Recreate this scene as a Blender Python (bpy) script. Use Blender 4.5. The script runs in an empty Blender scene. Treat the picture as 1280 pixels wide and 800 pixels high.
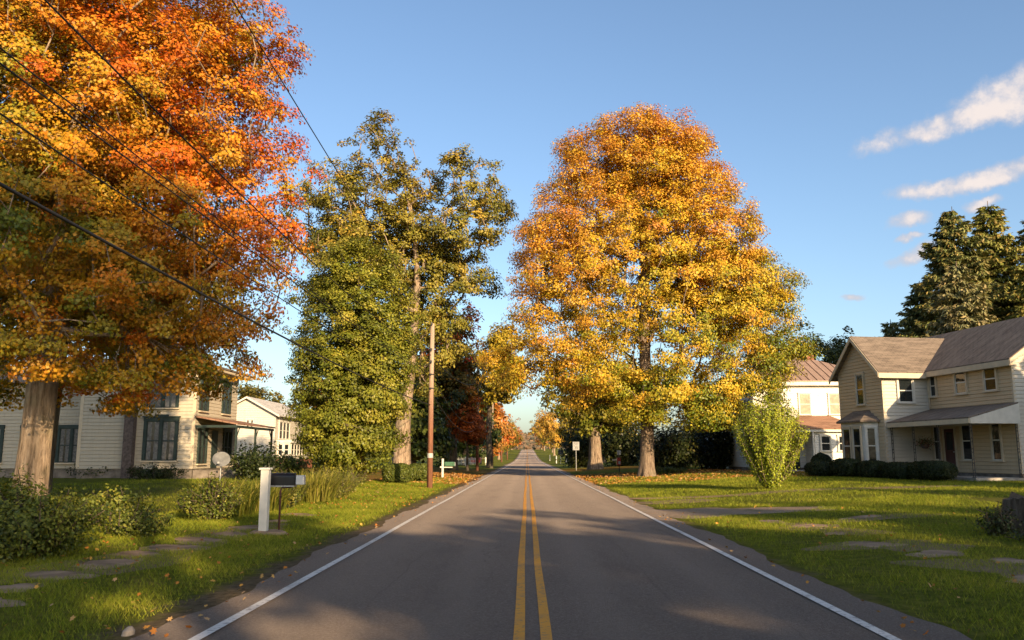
import bpy, math, random
import numpy as np
from mathutils import Vector, Matrix
rng = np.random.default_rng(7)
random.seed(7)
R = math.radians
scene = bpy.context.scene
COL = scene.collection
H_CAM = 1.65
SUN_AZ, SUN_EL = 28.0, 17.0          # degrees towards +x from straight behind the camera; above the horizon

# ------------------------------------------------------------------ render / view
scene.render.engine = 'CYCLES'
scene.view_settings.view_transform = 'Standard'
scene.view_settings.look = 'None'
scene.view_settings.gamma = 1.0
scene.view_settings.exposure = 1.0
scene.view_settings.use_curve_mapping = False
cy = scene.cycles
cy.max_bounces = 6; cy.diffuse_bounces = 3; cy.glossy_bounces = 2; cy.transmission_bounces = 4; cy.transparent_max_bounces = 6
cy.use_denoising = True
cy.caustics_reflective = False; cy.caustics_refractive = False
cy.sample_clamp_indirect = 6.0

# ------------------------------------------------------------------ node helpers
class NT:
    def __init__(self, tree): self.t = tree; self.n = tree.nodes; self.l = tree.links
    def node(self, kind, **kw):
        nd = self.n.new(kind)
        for k, v in kw.items(): setattr(nd, k, v)
        return nd
    def put(self, sock, v):
        if isinstance(v, bpy.types.NodeSocket): self.l.new(v, sock)
        elif v is not None:
            if hasattr(sock.default_value, '__len__') and not hasattr(v, '__len__'): v = (v,) * len(sock.default_value)
            elif hasattr(sock.default_value, '__len__') and len(sock.default_value) == 4 and len(v) == 3: v = tuple(v) + (1,)
            sock.default_value = v
    def m(self, op, a, b=None, c=None, clamp=False):
        nd = self.node('ShaderNodeMath', operation=op, use_clamp=clamp)
        for s, v in zip(nd.inputs, (a, b, c)): self.put(s, v)
        return nd.outputs[0]
    def mix(self, f, a, b, mode='MIX'):
        nd = self.node('ShaderNodeMix', data_type='RGBA', blend_type=mode)
        self.put(nd.inputs[0], f); self.put(nd.inputs[6], a); self.put(nd.inputs[7], b)
        return nd.outputs[2]
    def noise(self, vec, scale, detail=4, rough=.55):
        nd = self.node('ShaderNodeTexNoise'); self.put(nd.inputs['Vector'], vec)
        nd.inputs['Scale'].default_value = scale; nd.inputs['Detail'].default_value = detail; nd.inputs['Roughness'].default_value = rough
        return nd.outputs['Fac']
    def ramp(self, f, stops):
        nd = self.node('ShaderNodeValToRGB'); self.put(nd.inputs[0], f)
        el = nd.color_ramp.elements
        while len(el) < len(stops): el.new(.5)
        for e, (p, c) in zip(el, stops):
            e.position = p; e.color = tuple(c) + (1,) if len(c) == 3 else c
        return nd.outputs[0]
    def mapr(self, f, a, b, c=0., d=1.):
        nd = self.node('ShaderNodeMapRange', interpolation_type='SMOOTHSTEP')
        self.put(nd.inputs[0], f)
        for i, v in enumerate((a, b, c, d)): nd.inputs[i + 1].default_value = v
        return nd.outputs[0]
    def coord(self, which='Object', scale=None):
        o = self.node('ShaderNodeTexCoord').outputs[which]
        if scale:
            mp = self.node('ShaderNodeMapping'); self.put(mp.inputs[0], o); mp.inputs['Scale'].default_value = scale; o = mp.outputs[0]
        return o
    def pos(self, scale=None):
        o = self.node('ShaderNodeNewGeometry').outputs['Position']
        if scale:
            mp = self.node('ShaderNodeMapping'); self.put(mp.inputs[0], o); mp.inputs['Scale'].default_value = scale; o = mp.outputs[0]
        return o
    def bump(self, h, strength=.5, dist=.02):
        nd = self.node('ShaderNodeBump'); self.put(nd.inputs['Height'], h)
        nd.inputs['Strength'].default_value = strength; nd.inputs['Distance'].default_value = dist
        return nd.outputs[0]

def new_mat(name):
    m = bpy.data.materials.new(name); m.use_nodes = True
    nt = NT(m.node_tree); b = nt.n['Principled BSDF']
    return m, nt, b

def simple(name, color, rough=.6, spec=.3, var=.12, scale=3., metal=0., bump=0., bscale=40.):
    m, nt, b = new_mat(name)
    f = nt.noise(nt.coord(), scale, 5)
    c0 = [x * (1 - var * 1.6) for x in color]; c1 = [min(1, x * (1 + var)) for x in color]
    nt.put(b.inputs['Base Color'], nt.ramp(f, [(.3, c0), (.7, c1)]))
    b.inputs['Roughness'].default_value = rough; b.inputs['Specular IOR Level'].default_value = spec; b.inputs['Metallic'].default_value = metal
    if bump: nt.put(b.inputs['Normal'], nt.bump(nt.noise(nt.coord(), bscale, 4), bump, .01))
    return m

def siding_mat(name, color, dirt=.25):
    m, nt, b = new_mat(name)
    co = nt.coord()
    streak = nt.noise(nt.coord('Object', (5, 5, .5)), 1.5, 5)
    board = nt.noise(nt.coord('Object', (.35, .35, 8.)), 1.0, 1)
    c = nt.mix(nt.mapr(streak, .45, .8), color, [x * (1 - dirt) for x in color])
    c = nt.mix(nt.mapr(board, .35, .7), c, [x * .93 for x in color])
    nt.put(b.inputs['Base Color'], c); b.inputs['Roughness'].default_value = .55; b.inputs['Specular IOR Level'].default_value = .25
    nt.put(b.inputs['Normal'], nt.bump(nt.noise(co, 25, 3), .15, .004))
    return m

def shingle_mat(name, c0, c1):
    m, nt, b = new_mat(name)
    br = nt.node('ShaderNodeTexBrick'); nt.put(br.inputs['Vector'], nt.coord('UV'))
    br.inputs['Color1'].default_value = (*c0, 1); br.inputs['Color2'].default_value = (*c1, 1); br.inputs['Mortar'].default_value = tuple(x * .45 for x in c0) + (1,)
    br.inputs['Scale'].default_value = 1.0; br.inputs['Brick Width'].default_value = .32; br.inputs['Row Height'].default_value = .16
    br.inputs['Mortar Size'].default_value = .012; br.inputs['Bias'].default_value = 0.
    f = nt.noise(nt.coord('UV', (.6, 2.5, 1)), 1.2, 6, .7)
    c = nt.mix(nt.mapr(f, .35, .7), br.outputs[0], nt.mix(.6, br.outputs[0], [min(1, x * 1.7) for x in c1]))
    nt.put(b.inputs['Base Color'], c); b.inputs['Roughness'].default_value = .9; b.inputs['Specular IOR Level'].default_value = .15
    nt.put(b.inputs['Normal'], nt.bump(br.outputs['Fac'], -.4, .02))
    return m

def bark_mat(name, c0, c1, vs=.16):
    m, nt, b = new_mat(name)
    v = nt.coord('Object', (1, 1, vs))
    f = nt.noise(v, 9, 7, .65); g = nt.noise(nt.coord(), 1.3, 3)
    c = nt.ramp(f, [(.33, [x * .28 for x in c0]), (.48, c0), (.72, c1)])
    c = nt.mix(nt.mapr(g, .5, .75), c, nt.mix(.45, c, (.12, .13, .07)))
    nt.put(b.inputs['Base Color'], c); b.inputs['Roughness'].default_value = .9; b.inputs['Specular IOR Level'].default_value = .1
    nt.put(b.inputs['Normal'], nt.bump(f, 1., .12))
    return m

def leaf_mat(name, trans=.3, spec=.25, rough=.45):
    m, nt, b = new_mat(name)
    at = nt.node('ShaderNodeAttribute', attribute_name='tint', attribute_type='GEOMETRY').outputs['Color']
    nt.put(b.inputs['Base Color'], at); b.inputs['Roughness'].default_value = rough; b.inputs['Specular IOR Level'].default_value = spec
    tr = nt.node('ShaderNodeBsdfTranslucent'); nt.put(tr.inputs[0], nt.mix(1, at, (1.25, 1.1, .7), 'MULTIPLY'))
    mx = nt.node('ShaderNodeMixShader'); mx.inputs[0].default_value = trans
    nt.l.new(b.outputs[0], mx.inputs[1]); nt.l.new(tr.outputs[0], mx.inputs[2])
    nt.l.new(mx.outputs[0], nt.n['Material Output'].inputs[0])
    return m

M = {}
M['leaf'] = leaf_mat('leaf', .2)
M['needle'] = leaf_mat('needle', .08, .2, .6)
M['blade'] = leaf_mat('blade', .35, .15, .6)
M['litter'] = leaf_mat('dry_leaf', .1, .1, .8)
M['bark'] = bark_mat('bark_pale', (.26, .19, .13), (.42, .33, .24))
M['bark_dark'] = bark_mat('bark_dark', (.11, .085, .06), (.2, .16, .12))
M['bark_limb'] = bark_mat('bark_limb', (.2, .15, .11), (.34, .27, .2))
M['cream'] = siding_mat('cream_siding', (.54, .405, .25), .14)
M['white_siding'] = siding_mat('white_siding', (.52, .485, .41), .12)
M['sunlit_siding'] = siding_mat('sunlit_white_siding', (.7, .68, .62), .08)  # white siding lightened for the house in sun; sunlight put into the colour
M['old_cream'] = siding_mat('weathered_cream_siding', (.44, .39, .30), .2)
M['old_white'] = siding_mat('weathered_white_siding', (.56, .52, .45), .22)
M['white'] = simple('white_paint', (.6, .57, .5), .5, .3, .08)
M['trim'] = simple('cream_trim', (.54, .45, .32), .5, .3, .08)
M['green_trim'] = simple('dark_green_trim', (.025, .04, .035), .5, .3, .2)
M['shingle'] = shingle_mat('grey_brown_shingles', (.12, .095, .075), (.17, .135, .105))
M['shingle_grey'] = shingle_mat('pale_shingles', (.42, .4, .36), (.5, .47, .43))
M['shingle_red'] = shingle_mat('brown_red_shingles', (.2, .11, .075), (.26, .15, .1))
M['dark_metal'] = simple('dark_metal', (.03, .03, .032), .45, .4, .2, 6)
M['black'] = simple('black_paint', (.007, .007, .008), .35, .4, .2, 5)
M['grey_metal'] = simple('grey_metal', (.42, .44, .46), .4, .4, .12, 5, .3)
M['dish'] = simple('dull_grey_enamel', (.17, .175, .18), .85, .08, .12, 6)
M['blind'] = simple('pale_window_blind', (.30, .29, .21), .6, .4, .2, 3)
M['galv'] = simple('galvanised_metal', (.32, .33, .33), .5, .4, .15, 8, .4)
M['stone'] = simple('old_stone', (.3, .25, .2), .9, .1, .25, 5, 0, .6, 14)
M['flag'] = simple('old_paving_stone', (.30, .205, .13), .95, .08, .3, 2.2, 0, .7, 12)
M['foundation'] = simple('foundation_stone', (.2, .17, .14), .9, .1, .3, 3, 0, .8, 8)
M['brick'] = simple('old_brick', (.26, .11, .07), .9, .1, .25, 6, 0, .6, 18)
M['chimney'] = simple('dark_brick', (.12, .095, .085), .9, .1, .3, 8, 0, .6, 18)
M['red'] = simple('red_paint', (.4, .03, .02), .4, .4, .15, 5)
M['maroon'] = simple('maroon_paint', (.09, .012, .015), .3, .5, .1, 4)
M['door'] = simple('brown_door', (.09, .035, .03), .5, .3, .15, 4)
M['greenbox'] = simple('green_paint', (.05, .13, .07), .5, .3, .25, 8)
M['rubber'] = simple('rubber', (.02, .02, .02), .8, .2, .1)
M['cloth'] = simple('lace_curtain', (.17, .165, .155), .9, .05, .3, 9)
M['concrete'] = simple('concrete', (.36, .33, .29), .9, .1, .18, 3, 0, .4, 25)
M['cable'] = simple('black_cable', (.012, .012, .013), .6, .3, .1)
M['sign'] = simple('sign_white', (.38, .38, .37), .5, .3, .06)
def glass_mat():
    m, nt, b = new_mat('window_glass')
    b.inputs['Base Color'].default_value = (.012, .016, .018, 1); b.inputs['Roughness'].default_value = .06; b.inputs['Specular IOR Level'].default_value = .6
    nt.put(b.inputs['Normal'], nt.bump(nt.noise(nt.coord(), 2.2, 2), .12, .05))
    return m
M['glass'] = glass_mat()
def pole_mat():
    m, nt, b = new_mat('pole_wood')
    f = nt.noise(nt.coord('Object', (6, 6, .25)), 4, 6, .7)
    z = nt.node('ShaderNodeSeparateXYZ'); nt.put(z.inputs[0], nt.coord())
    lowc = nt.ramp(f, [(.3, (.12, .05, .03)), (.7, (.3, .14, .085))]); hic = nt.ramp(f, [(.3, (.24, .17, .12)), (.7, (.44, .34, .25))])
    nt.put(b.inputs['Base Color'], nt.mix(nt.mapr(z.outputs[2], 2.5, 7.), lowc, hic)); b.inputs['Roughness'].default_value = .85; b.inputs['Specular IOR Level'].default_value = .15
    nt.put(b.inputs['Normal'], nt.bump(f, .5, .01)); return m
M['pole'] = pole_mat()
def metal_roof():
    m, nt, b = new_mat('red_metal_roof')
    f = nt.noise(nt.coord('UV', (3, .4, 1)), 1.5, 5)
    nt.put(b.inputs['Base Color'], nt.ramp(f, [(.3, (.25, .16, .11)), (.7, (.35, .24, .17))])); b.inputs['Roughness'].default_value = .5
    return m
M['metal_roof'] = metal_roof()

# ------------------------------------------------------------------ object helpers
def tag(o, label=None, cat=None, group=None, kind=None):
    for k, v in (('label', label), ('category', cat), ('group', group), ('kind', kind)):
        if v: o[k] = v
    return o
def thing(name, loc, label, cat, rz=0., group=None):
    o = bpy.data.objects.new(name, None); COL.objects.link(o)
    o.location = loc; o.rotation_euler = (0, 0, rz); o.empty_display_size = .2
    return tag(o, label, cat, group)

def np_mesh(name, V, faces_flat, starts, mat, parent=None, tint=None, smooth=False):
    me = bpy.data.meshes.new(name)
    V = np.asarray(V, np.float32); faces_flat = np.asarray(faces_flat, np.int32); starts = np.asarray(starts, np.int32)
    me.vertices.add(len(V)); me.vertices.foreach_set('co', V.ravel())
    me.loops.add(len(faces_flat)); me.loops.foreach_set('vertex_index', faces_flat)
    me.polygons.add(len(starts)); me.polygons.foreach_set('loop_start', starts)
    me.update(calc_edges=True)
    if tint is not None:
        a = me.attributes.new('tint', 'FLOAT_COLOR', 'FACE')
        c = np.ones((len(starts), 4), np.float32); c[:, :3] = tint
        a.data.foreach_set('color', c.ravel())
    if smooth: me.polygons.foreach_set('use_smooth', np.ones(len(starts), bool))
    me.materials.append(mat)
    o = bpy.data.objects.new(name, me); COL.objects.link(o)
    if parent is not None: o.parent = parent
    return o

class MB:
    def __init__(self): self.v = []; self.f = []; self.uv = {}
    def face(self, pts, uv=None):
        k = len(self.v); self.v += [tuple(p) for p in pts]; self.f.append(list(range(k, k + len(pts))))
        if uv: self.uv[len(self.f) - 1] = uv
        return self
    def box(self, a, b):
        (x0, y0, z0), (x1, y1, z1) = [min(p, q) for p, q in zip(a, b)], [max(p, q) for p, q in zip(a, b)]
        k = len(self.v)
        self.v += [(x0, y0, z0), (x1, y0, z0), (x1, y1, z0), (x0, y1, z0), (x0, y0, z1), (x1, y0, z1), (x1, y1, z1), (x0, y1, z1)]
        self.f += [[k + i for i in q] for q in ((0, 3, 2, 1), (4, 5, 6, 7), (0, 1, 5, 4), (1, 2, 6, 5), (2, 3, 7, 6), (3, 0, 4, 7))]
        return self
    def tube(self, pts, rad, n=10, caps=True):
        pts = [Vector(p) for p in pts]
        if not hasattr(rad, '__len__'): rad = [rad] * len(pts)
        k0 = len(self.v); up = None
        for i, p in enumerate(pts):
            d = (pts[min(i + 1, len(pts) - 1)] - pts[max(i - 1, 0)]).normalized()
            if up is None: up = Vector((1, 0, 0)) if abs(d.x) < .9 else Vector((0, 1, 0))
            s = d.cross(up).normalized(); t = s.cross(d).normalized(); up = t
            for j in range(n):
                a = 2 * math.pi * j / n
                self.v.append(tuple(p + rad[i] * (math.cos(a) * s + math.sin(a) * t)))
        for i in range(len(pts) - 1):
            for j in range(n):
                a = k0 + i * n + j; b = k0 + i * n + (j + 1) % n
                self.f.append([a, b, b + n, a + n])
        if caps:
            self.f.append([k0 + j for j in range(n)][::-1]); e = k0 + (len(pts) - 1) * n; self.f.append([e + j for j in range(n)])
        return self
    def slab(self, quad, t, inset=0.):
        """a sloped roof sheet: outline seen from above (counter-clockwise), thickness t downward; UV in metres along the slope"""
        q = [Vector(p) for p in quad]; n = len(q)
        nrm = (q[1] - q[0]).cross(q[2] - q[0]).normalized()
        if nrm.z < 0: nrm = -nrm
        u = (q[1] - q[0]).normalized(); w = nrm.cross(u)
        uv = [((p - q[0]).dot(u), (p - q[0]).dot(w)) for p in q]
        self.face(q, uv)
        lo = [p - Vector((0, 0, t)) for p in q]
        self.face(lo[::-1])
        for i in range(n): self.face([q[i], lo[i], lo[(i + 1) % n], q[(i + 1) % n]])
        return self
    def build(self, name, mat, parent=None, smooth=False, bevel=0.):
        me = bpy.data.meshes.new(name); me.from_pydata(self.v, [], self.f)
        if self.uv:
            ul = me.uv_layers.new(name='UVMap')
            for fi, uv in self.uv.items():
                for li, c in zip(me.polygons[fi].loop_indices, uv): ul.data[li].uv = c
        me.update()
        if not self.uv:
            import bmesh
            bm = bmesh.new(); bm.from_mesh(me); bmesh.ops.recalc_face_normals(bm, faces=bm.faces)
            if bevel > 0: bmesh.ops.bevel(bm, geom=list(bm.edges), offset=bevel, segments=2, affect='EDGES', profile=.5)
            bm.to_mesh(me); bm.free()
        if smooth:
            for p in me.polygons: p.use_smooth = True
        me.materials.append(mat)
        o = bpy.data.objects.new(name, me); COL.objects.link(o)
        if parent is not None: o.parent = parent
        return o

# ------------------------------------------------------------------ terrain
def sm(a, b, x):
    t = np.clip((np.asarray(x, float) - a) / (b - a), 0, 1); return t * t * (3 - 2 * t)
def road_z(y): return 5.5 * sm(200, 620, y)
def gz(x, y):
    ax = np.abs(x)
    bumps = .035 * np.sin(np.asarray(x) * .83 + 1.1 * np.sin(np.asarray(y) * .31)) * np.sin(np.asarray(y) * .57 + 1.3) * sm(5, 8, ax)
    return road_z(y) + .42 * sm(4.5, 16, ax) - .05 * sm(3.3, 4.1, ax) * (1 - sm(4.3, 6, ax)) - .02 * (1 - sm(3.2, 3.6, ax)) + bumps
def G(x, y): return float(gz(x, y))

def grid_sheet(name, xs, ys, zf, mat, kind='structure'):
    X, Y = np.meshgrid(xs, ys); Z = zf(X, Y)
    V = np.stack([X, Y, Z], -1).reshape(-1, 3); nx = len(xs); ny = len(ys)
    i = (np.arange(ny - 1)[:, None] * nx + np.arange(nx - 1)[None]).ravel()
    F = np.stack([i, i + 1, i + 1 + nx, i + nx], -1)
    o = np_mesh(name, V, F.ravel(), np.arange(len(F)) * 4, mat, smooth=True)
    return tag(o, kind=kind)

def ground_mat():
    m, nt, b = new_mat('lawn')
    p = nt.pos()
    f1 = nt.noise(p, .55, 6, .6); f2 = nt.noise(p, 4.5, 5, .65); f3 = nt.noise(nt.pos((1, .35, 1)), .16, 4)
    green = nt.ramp(f2, [(.3, (.07, .082, .011)), (.55, (.155, .165, .018)), (.8, (.27, .23, .045))])
    dry = nt.ramp(f2, [(.3, (.13, .115, .035)), (.7, (.25, .2, .07))])
    c = nt.mix(nt.mapr(f1, .5, .75, 0, .6), green, dry)
    c = nt.mix(nt.mapr(f3, .55, .75, 0, .5), c, dry)
    # worn earthy verge along the edge of the asphalt
    sx = nt.node('ShaderNodeSeparateXYZ'); nt.put(sx.inputs[0], p)
    ax = nt.m('ABSOLUTE', sx.outputs[0])
    wob = nt.m('MULTIPLY_ADD', nt.noise(p, .9, 5, .7), 1.7, -.85)
    edge = nt.m('ADD', ax, wob)
    earth = nt.ramp(nt.noise(p, 9, 5, .7), [(.3, (.09, .066, .042)), (.7, (.25, .18, .115))])
    c = nt.mix(nt.mapr(edge, 3.7, 4.25, .9, 0.), c, earth)
    # leaf litter lying under the maples
    litter = nt.ramp(nt.noise(p, 11, 5, .75), [(.3, (.10, .045, .016)), (.5, (.26, .12, .03)), (.7, (.4, .2, .05))])
    tot = None
    for (cx, cyy, r) in ((9, 63, 15), (7.5, 97, 13), (-8, 56, 9), (-9.5, 72, 15), (-7, 92, 14)):
        d = nt.node('ShaderNodeVectorMath', operation='DISTANCE'); nt.put(d.inputs[0], p); d.inputs[1].default_value = (cx, cyy, .3)
        k = nt.mapr(nt.m('ADD', d.outputs['Value'], nt.m('MULTIPLY_ADD', f1, 12, -6)), r, r * .4)
        tot = k if tot is None else nt.m('MAXIMUM', tot, k)
    spk = nt.mapr(nt.noise(p, 3.2, 6, .7), .38, .56)
    c = nt.mix(nt.m('MULTIPLY', nt.m('MULTIPLY', tot, spk), .95), c, litter)
    nt.put(b.inputs['Base Color'], c); b.inputs['Roughness'].default_value = .95; b.inputs['Specular IOR Level'].default_value = .05
    nt.put(b.inputs['Normal'], nt.bump(nt.m('ADD', nt.noise(p, 30, 4, .7), f2), 1., .12))
    return m
M['lawn'] = ground_mat()

xs = np.unique(np.round(np.concatenate([np.linspace(-700, -60, 33), np.linspace(-60, -20, 33), np.linspace(-20, 20, 101), np.linspace(20, 60, 33), np.linspace(60, 700, 33)]), 3))
ys = np.unique(np.round(np.concatenate([np.linspace(-60, 0, 31), np.linspace(0, 60, 151), np.linspace(60, 140, 81), np.linspace(140, 400, 66), np.linspace(400, 1500, 56)]), 3))
ZG = None
grid_sheet('ground', xs, ys, gz, M['lawn'])

def asphalt_mat():
    m, nt, b = new_mat('asphalt')
    p = nt.pos()
    fine = nt.noise(p, 42, 4, .85); mid = nt.noise(nt.pos((1, .22, 1)), 1.1, 5, .6); big = nt.noise(nt.pos((1, .1, 1)), .5, 3)
    c = nt.ramp(fine, [(.3, (.095, .074, .061)), (.52, (.17, .136, .112)), (.75, (.32, .26, .215))])
    sx = nt.node('ShaderNodeSeparateXYZ'); nt.put(sx.inputs[0], p)
    lane = nt.m('ABSOLUTE', nt.m('SUBTRACT', nt.m('ABSOLUTE', sx.outputs[0]), 1.65))       # wheel tracks either side of each lane's middle
    trk = nt.mapr(nt.m('ABSOLUTE', nt.m('SUBTRACT', lane, .8)), .45, .05)
    c = nt.mix(nt.m('MULTIPLY', trk, .28), c, (.24, .195, .16))
    c = nt.mix(nt.mapr(mid, .5, .75, 0, .35), c, (.09, .074, .063))
    c = nt.mix(nt.mapr(big, .5, .7, 0, .25), c, (.22, .18, .15))
    # thin tar-filled cracks
    vo = nt.node('ShaderNodeTexVoronoi', feature='DISTANCE_TO_EDGE'); vo.inputs['Scale'].default_value = .16
    wp = nt.node('ShaderNodeVectorMath', operation='ADD'); nt.put(wp.inputs[0], p)
    nz = nt.node('ShaderNodeTexNoise'); nz.inputs['Scale'].default_value = .9; nz.inputs['Detail'].default_value = 4; nt.put(nz.inputs['Vector'], p)
    sc = nt.node('ShaderNodeVectorMath', operation='SCALE'); nt.put(sc.inputs[0], nz.outputs['Color']); sc.inputs['Scale'].default_value = 1.6
    nt.put(wp.inputs[1], sc.outputs[0]); nt.put(vo.inputs['Vector'], wp.outputs[0])
    crack = nt.m('MULTIPLY', nt.mapr(vo.outputs['Distance'], .004, .001), nt.mapr(nt.noise(p, .25, 2), .48, .56))
    c = nt.mix(nt.m('MULTIPLY', crack, .3), c, (.02, .019, .018))
    # lengthwise paving seams and a few dark oily streaks down the lanes
    for x0, wv in ((1.62, .012), (-1.75, .010), (2.55, .008), (-.55, .008)):
        dx = nt.m('ABSOLUTE', nt.m('SUBTRACT', nt.m('ADD', sx.outputs[0], nt.m('MULTIPLY_ADD', nt.noise(nt.pos((.2, .35, 1)), 1, 4), .5, -.25)), x0))
        c = nt.mix(nt.m('MULTIPLY', nt.mapr(dx, wv * 2.2, wv * .6), nt.mapr(nt.noise(nt.pos((1, .3, 1)), .7, 3), .42, .6, 0, .2)), c, (.05, .042, .037))
    nt.put(b.inputs['Base Color'], c)
    nt.put(b.inputs['Roughness'], nt.mapr(mid, .3, .7, .8, .92)); b.inputs['Specular IOR Level'].default_value = .15; b.inputs['Diffuse Roughness'].default_value = 1.
    nt.put(b.inputs['Normal'], nt.bump(fine, 1., .03))
    return m
M['asphalt'] = asphalt_mat()
def edge_wave(y, s): return .09 * np.sin(y * .7 + s) + .05 * np.sin(y * 1.9 + 2 * s) + .03 * np.sin(y * 5.3 + s * 3)
yr = np.unique(np.round(np.concatenate([np.linspace(-60, 0, 31), np.linspace(0, 60, 241), np.linspace(60, 140, 81), np.linspace(140, 400, 66), np.linspace(400, 760, 31)]), 3))
V = []; nx = 9
for y in yr:
    l = -3.58 + edge_wave(y, .3); r = 3.95 + edge_wave(y, 2.1)
    for k in range(nx):
        x = l + (r - l) * k / (nx - 1)
        V.append((x, y, road_z(y) + .012 - .022 * (abs(k - 4) / 4) ** 6))
V = np.array(V); i = (np.arange(len(yr) - 1)[:, None] * nx + np.arange(nx - 1)[None]).ravel()
F = np.stack([i, i + 1, i + 1 + nx, i + nx], -1)
tag(np_mesh('road', V, F.ravel(), np.arange(len(F)) * 4, M['asphalt'], smooth=True), kind='structure')
def paint_mat(name, c):
    m, nt, b = new_mat(name); p = nt.pos()
    w = nt.noise(p, 14, 6, .75); w2 = nt.noise(p, 1.2, 4)
    f = nt.m('ADD', nt.mapr(w, .5, .66, 0, .75), nt.mapr(w2, .45, .75, 0, .35), clamp=True)
    nt.put(b.inputs['Base Color'], nt.mix(f, c, (.16, .13, .105))); b.inputs['Roughness'].default_value = .75; b.inputs['Specular IOR Level'].default_value = .2
    return m
M['ypaint'] = paint_mat('yellow_road_paint', (.62, .275, .03)); M['wpaint'] = paint_mat('white_road_paint', (.62, .58, .52))
def stripe(name, x0, w, mat):
    V = []
    for y in yr:
        j = .008 * math.sin(y * .31 + x0) + .003 * math.sin(y * .83)
        V += [(x0 - w / 2 + j, y, road_z(y) + .0165), (x0 + w / 2 + j, y, road_z(y) + .0165)]
    i = np.arange(len(yr) - 1) * 2; F = np.stack([i, i + 1, i + 3, i + 2], -1)
    tag(np_mesh(name, np.array(V), F.ravel(), np.arange(len(F)) * 4, mat), kind='structure')
stripe('yellow_road_marking', -.085, .105, M['ypaint']); stripe('yellow_road_marking', .165, .105, M['ypaint'])
stripe('white_road_marking', -2.99, .11, M['wpaint']); stripe('white_road_marking', 3.30, .11, M['wpaint'])

# patches that follow the terrain (driveway, track, old pavement slabs)
def patch(pts, dz, n=14):
    """fan-filled irregular outline laid on the ground: rings towards the centre"""
    c = np.mean(pts, 0); V = []; F = []
    rings = 5; m_ = len(pts)
    for k in range(rings):
        for q in pts:
            p = c + (np.array(q) - c) * (1 - k / rings); V.append((p[0], p[1], G(p[0], p[1]) + dz * (1 if k else .2)))
    V.append((c[0], c[1], G(*c) + dz))
    for k in range(rings - 1):
        for j in range(m_): a = k * m_ + j; b = k * m_ + (j + 1) % m_; F.append([a, b, b + m_, a + m_])
    for j in range(m_): F.append([(rings - 1) * m_ + j, (rings - 1) * m_ + (j + 1) % m_, rings * m_])
    return V, F
def patch_obj(name, outlines, dz, mat):
    mb = MB()
    for o in outlines:
        V, F = patch(o, dz); k = len(mb.v); mb.v += V; mb.f += [[k + i for i in f] for f in F]
    return tag(mb.build(name, mat), kind='structure')
def blob(cx, cyy, rx, ry, n=40, jit=.16, rot=0., seed=0):
    r_ = np.random.default_rng(seed); ph = r_.uniform(0, 6.28, 4); out = []
    for k in range(n):
        a = 2 * math.pi * k / n
        q = 1 + jit * (math.sin(2 * a + ph[0]) + .6 * math.sin(3 * a + ph[1]) + .5 * math.sin(5 * a + ph[2]) + .35 * math.sin(9 * a + ph[3]))
        x = rx * q * math.cos(a); y = ry * q * math.sin(a)
        out.append((cx + x * math.cos(rot) - y * math.sin(rot), cyy + x * math.sin(rot) + y * math.cos(rot)))
    return out
def gravel_mat(name, a, b_):
    m, nt, b = new_mat(name); p = nt.pos()
    f = nt.noise(p, 22, 6, .8); g = nt.noise(p, 1.3, 4)
    c = nt.ramp(f, [(.3, a), (.72, b_)]); c = nt.mix(nt.mapr(g, .5, .72, 0, .55), c, (.09, .1, .03))
    nt.put(b.inputs['Base Color'], c); b.inputs['Roughness'].default_value = .95; b.inputs['Specular IOR Level'].default_value = .05
    nt.put(b.inputs['Normal'], nt.bump(f, .7, .02)); return m
M['gravel'] = gravel_mat('gravel', (.13, .095, .065), (.36, .27, .19)); M['dirt'] = gravel_mat('dirt', (.12, .085, .055), (.26, .18, .11))
patch_obj('gravel_driveway', [blob(5.7, 25.4, 2.7, 2.0, n=64, jit=.2, seed=2)], .022, M['gravel'])
patch_obj('dirt_track', [blob(11.5, 34.2, 8.2, .75, jit=.14, rot=.04, seed=4), blob(5.4, 31.2, 1.9, 1.0, jit=.14, rot=.3, seed=5)], .02, M['dirt'])
M['soil'] = gravel_mat('bare_soil', (.12, .085, .05), (.27, .19, .11))
patch_obj('bare_soil', [blob(6.5, 15.7, 1.0, 1.0, 64, .28, 0, 61), blob(6.6, 19.3, .8, 1.5, 64, .3, 0, 62), blob(7.1, 12.6, 1.1, 1.2, 64, .28, 0, 63), blob(8.9, 21.2, 1.5, .5, 64, .3, 0, 64), blob(-6.3, 13.6, .75, 3.0, 64, .25, 0, 65), blob(-6.2, 18.6, .7, 1.6, 64, .25, 0, 66)], .007, M['soil'])
slab_outl = []
r_ = np.random.default_rng(5)
for k, (y, rx, ry) in enumerate(((9.6, .5, .4), (10.6, .3, .35), (11.7, .5, .45), (13.0, .48, .62), (14.2, .36, .5), (15.2, .5, .6), (16.5, .48, .7), (17.8, .4, .6), (19.3, .42, .8), (21.2, .3, .5), (23.5, .4, .6))):
    slab_outl.append(blob(-6.3 + r_.uniform(-.16, .16), y, rx, ry, 36, .17, r_.uniform(-.2, .2), seed=k + 20))
slab_r = []
for (x, y, rx, ry) in ((6.5, 19.9, .42, .7), (6.4, 18.0, .22, .3), (6.25, 15.9, .5, .5), (6.75, 14.4, .45, .42), (7.35, 13.4, .3, .28), (6.9, 11.6, .62, .55), (8.3, 21.5, .8, .22), (6.1, 21.6, .3, .5)):
    slab_r.append(blob(x, y, rx, ry, 36, .2, .3, seed=int(x * 100 + y)))
patch_obj('pavement', slab_outl + slab_r, .014, M['flag'])

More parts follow.
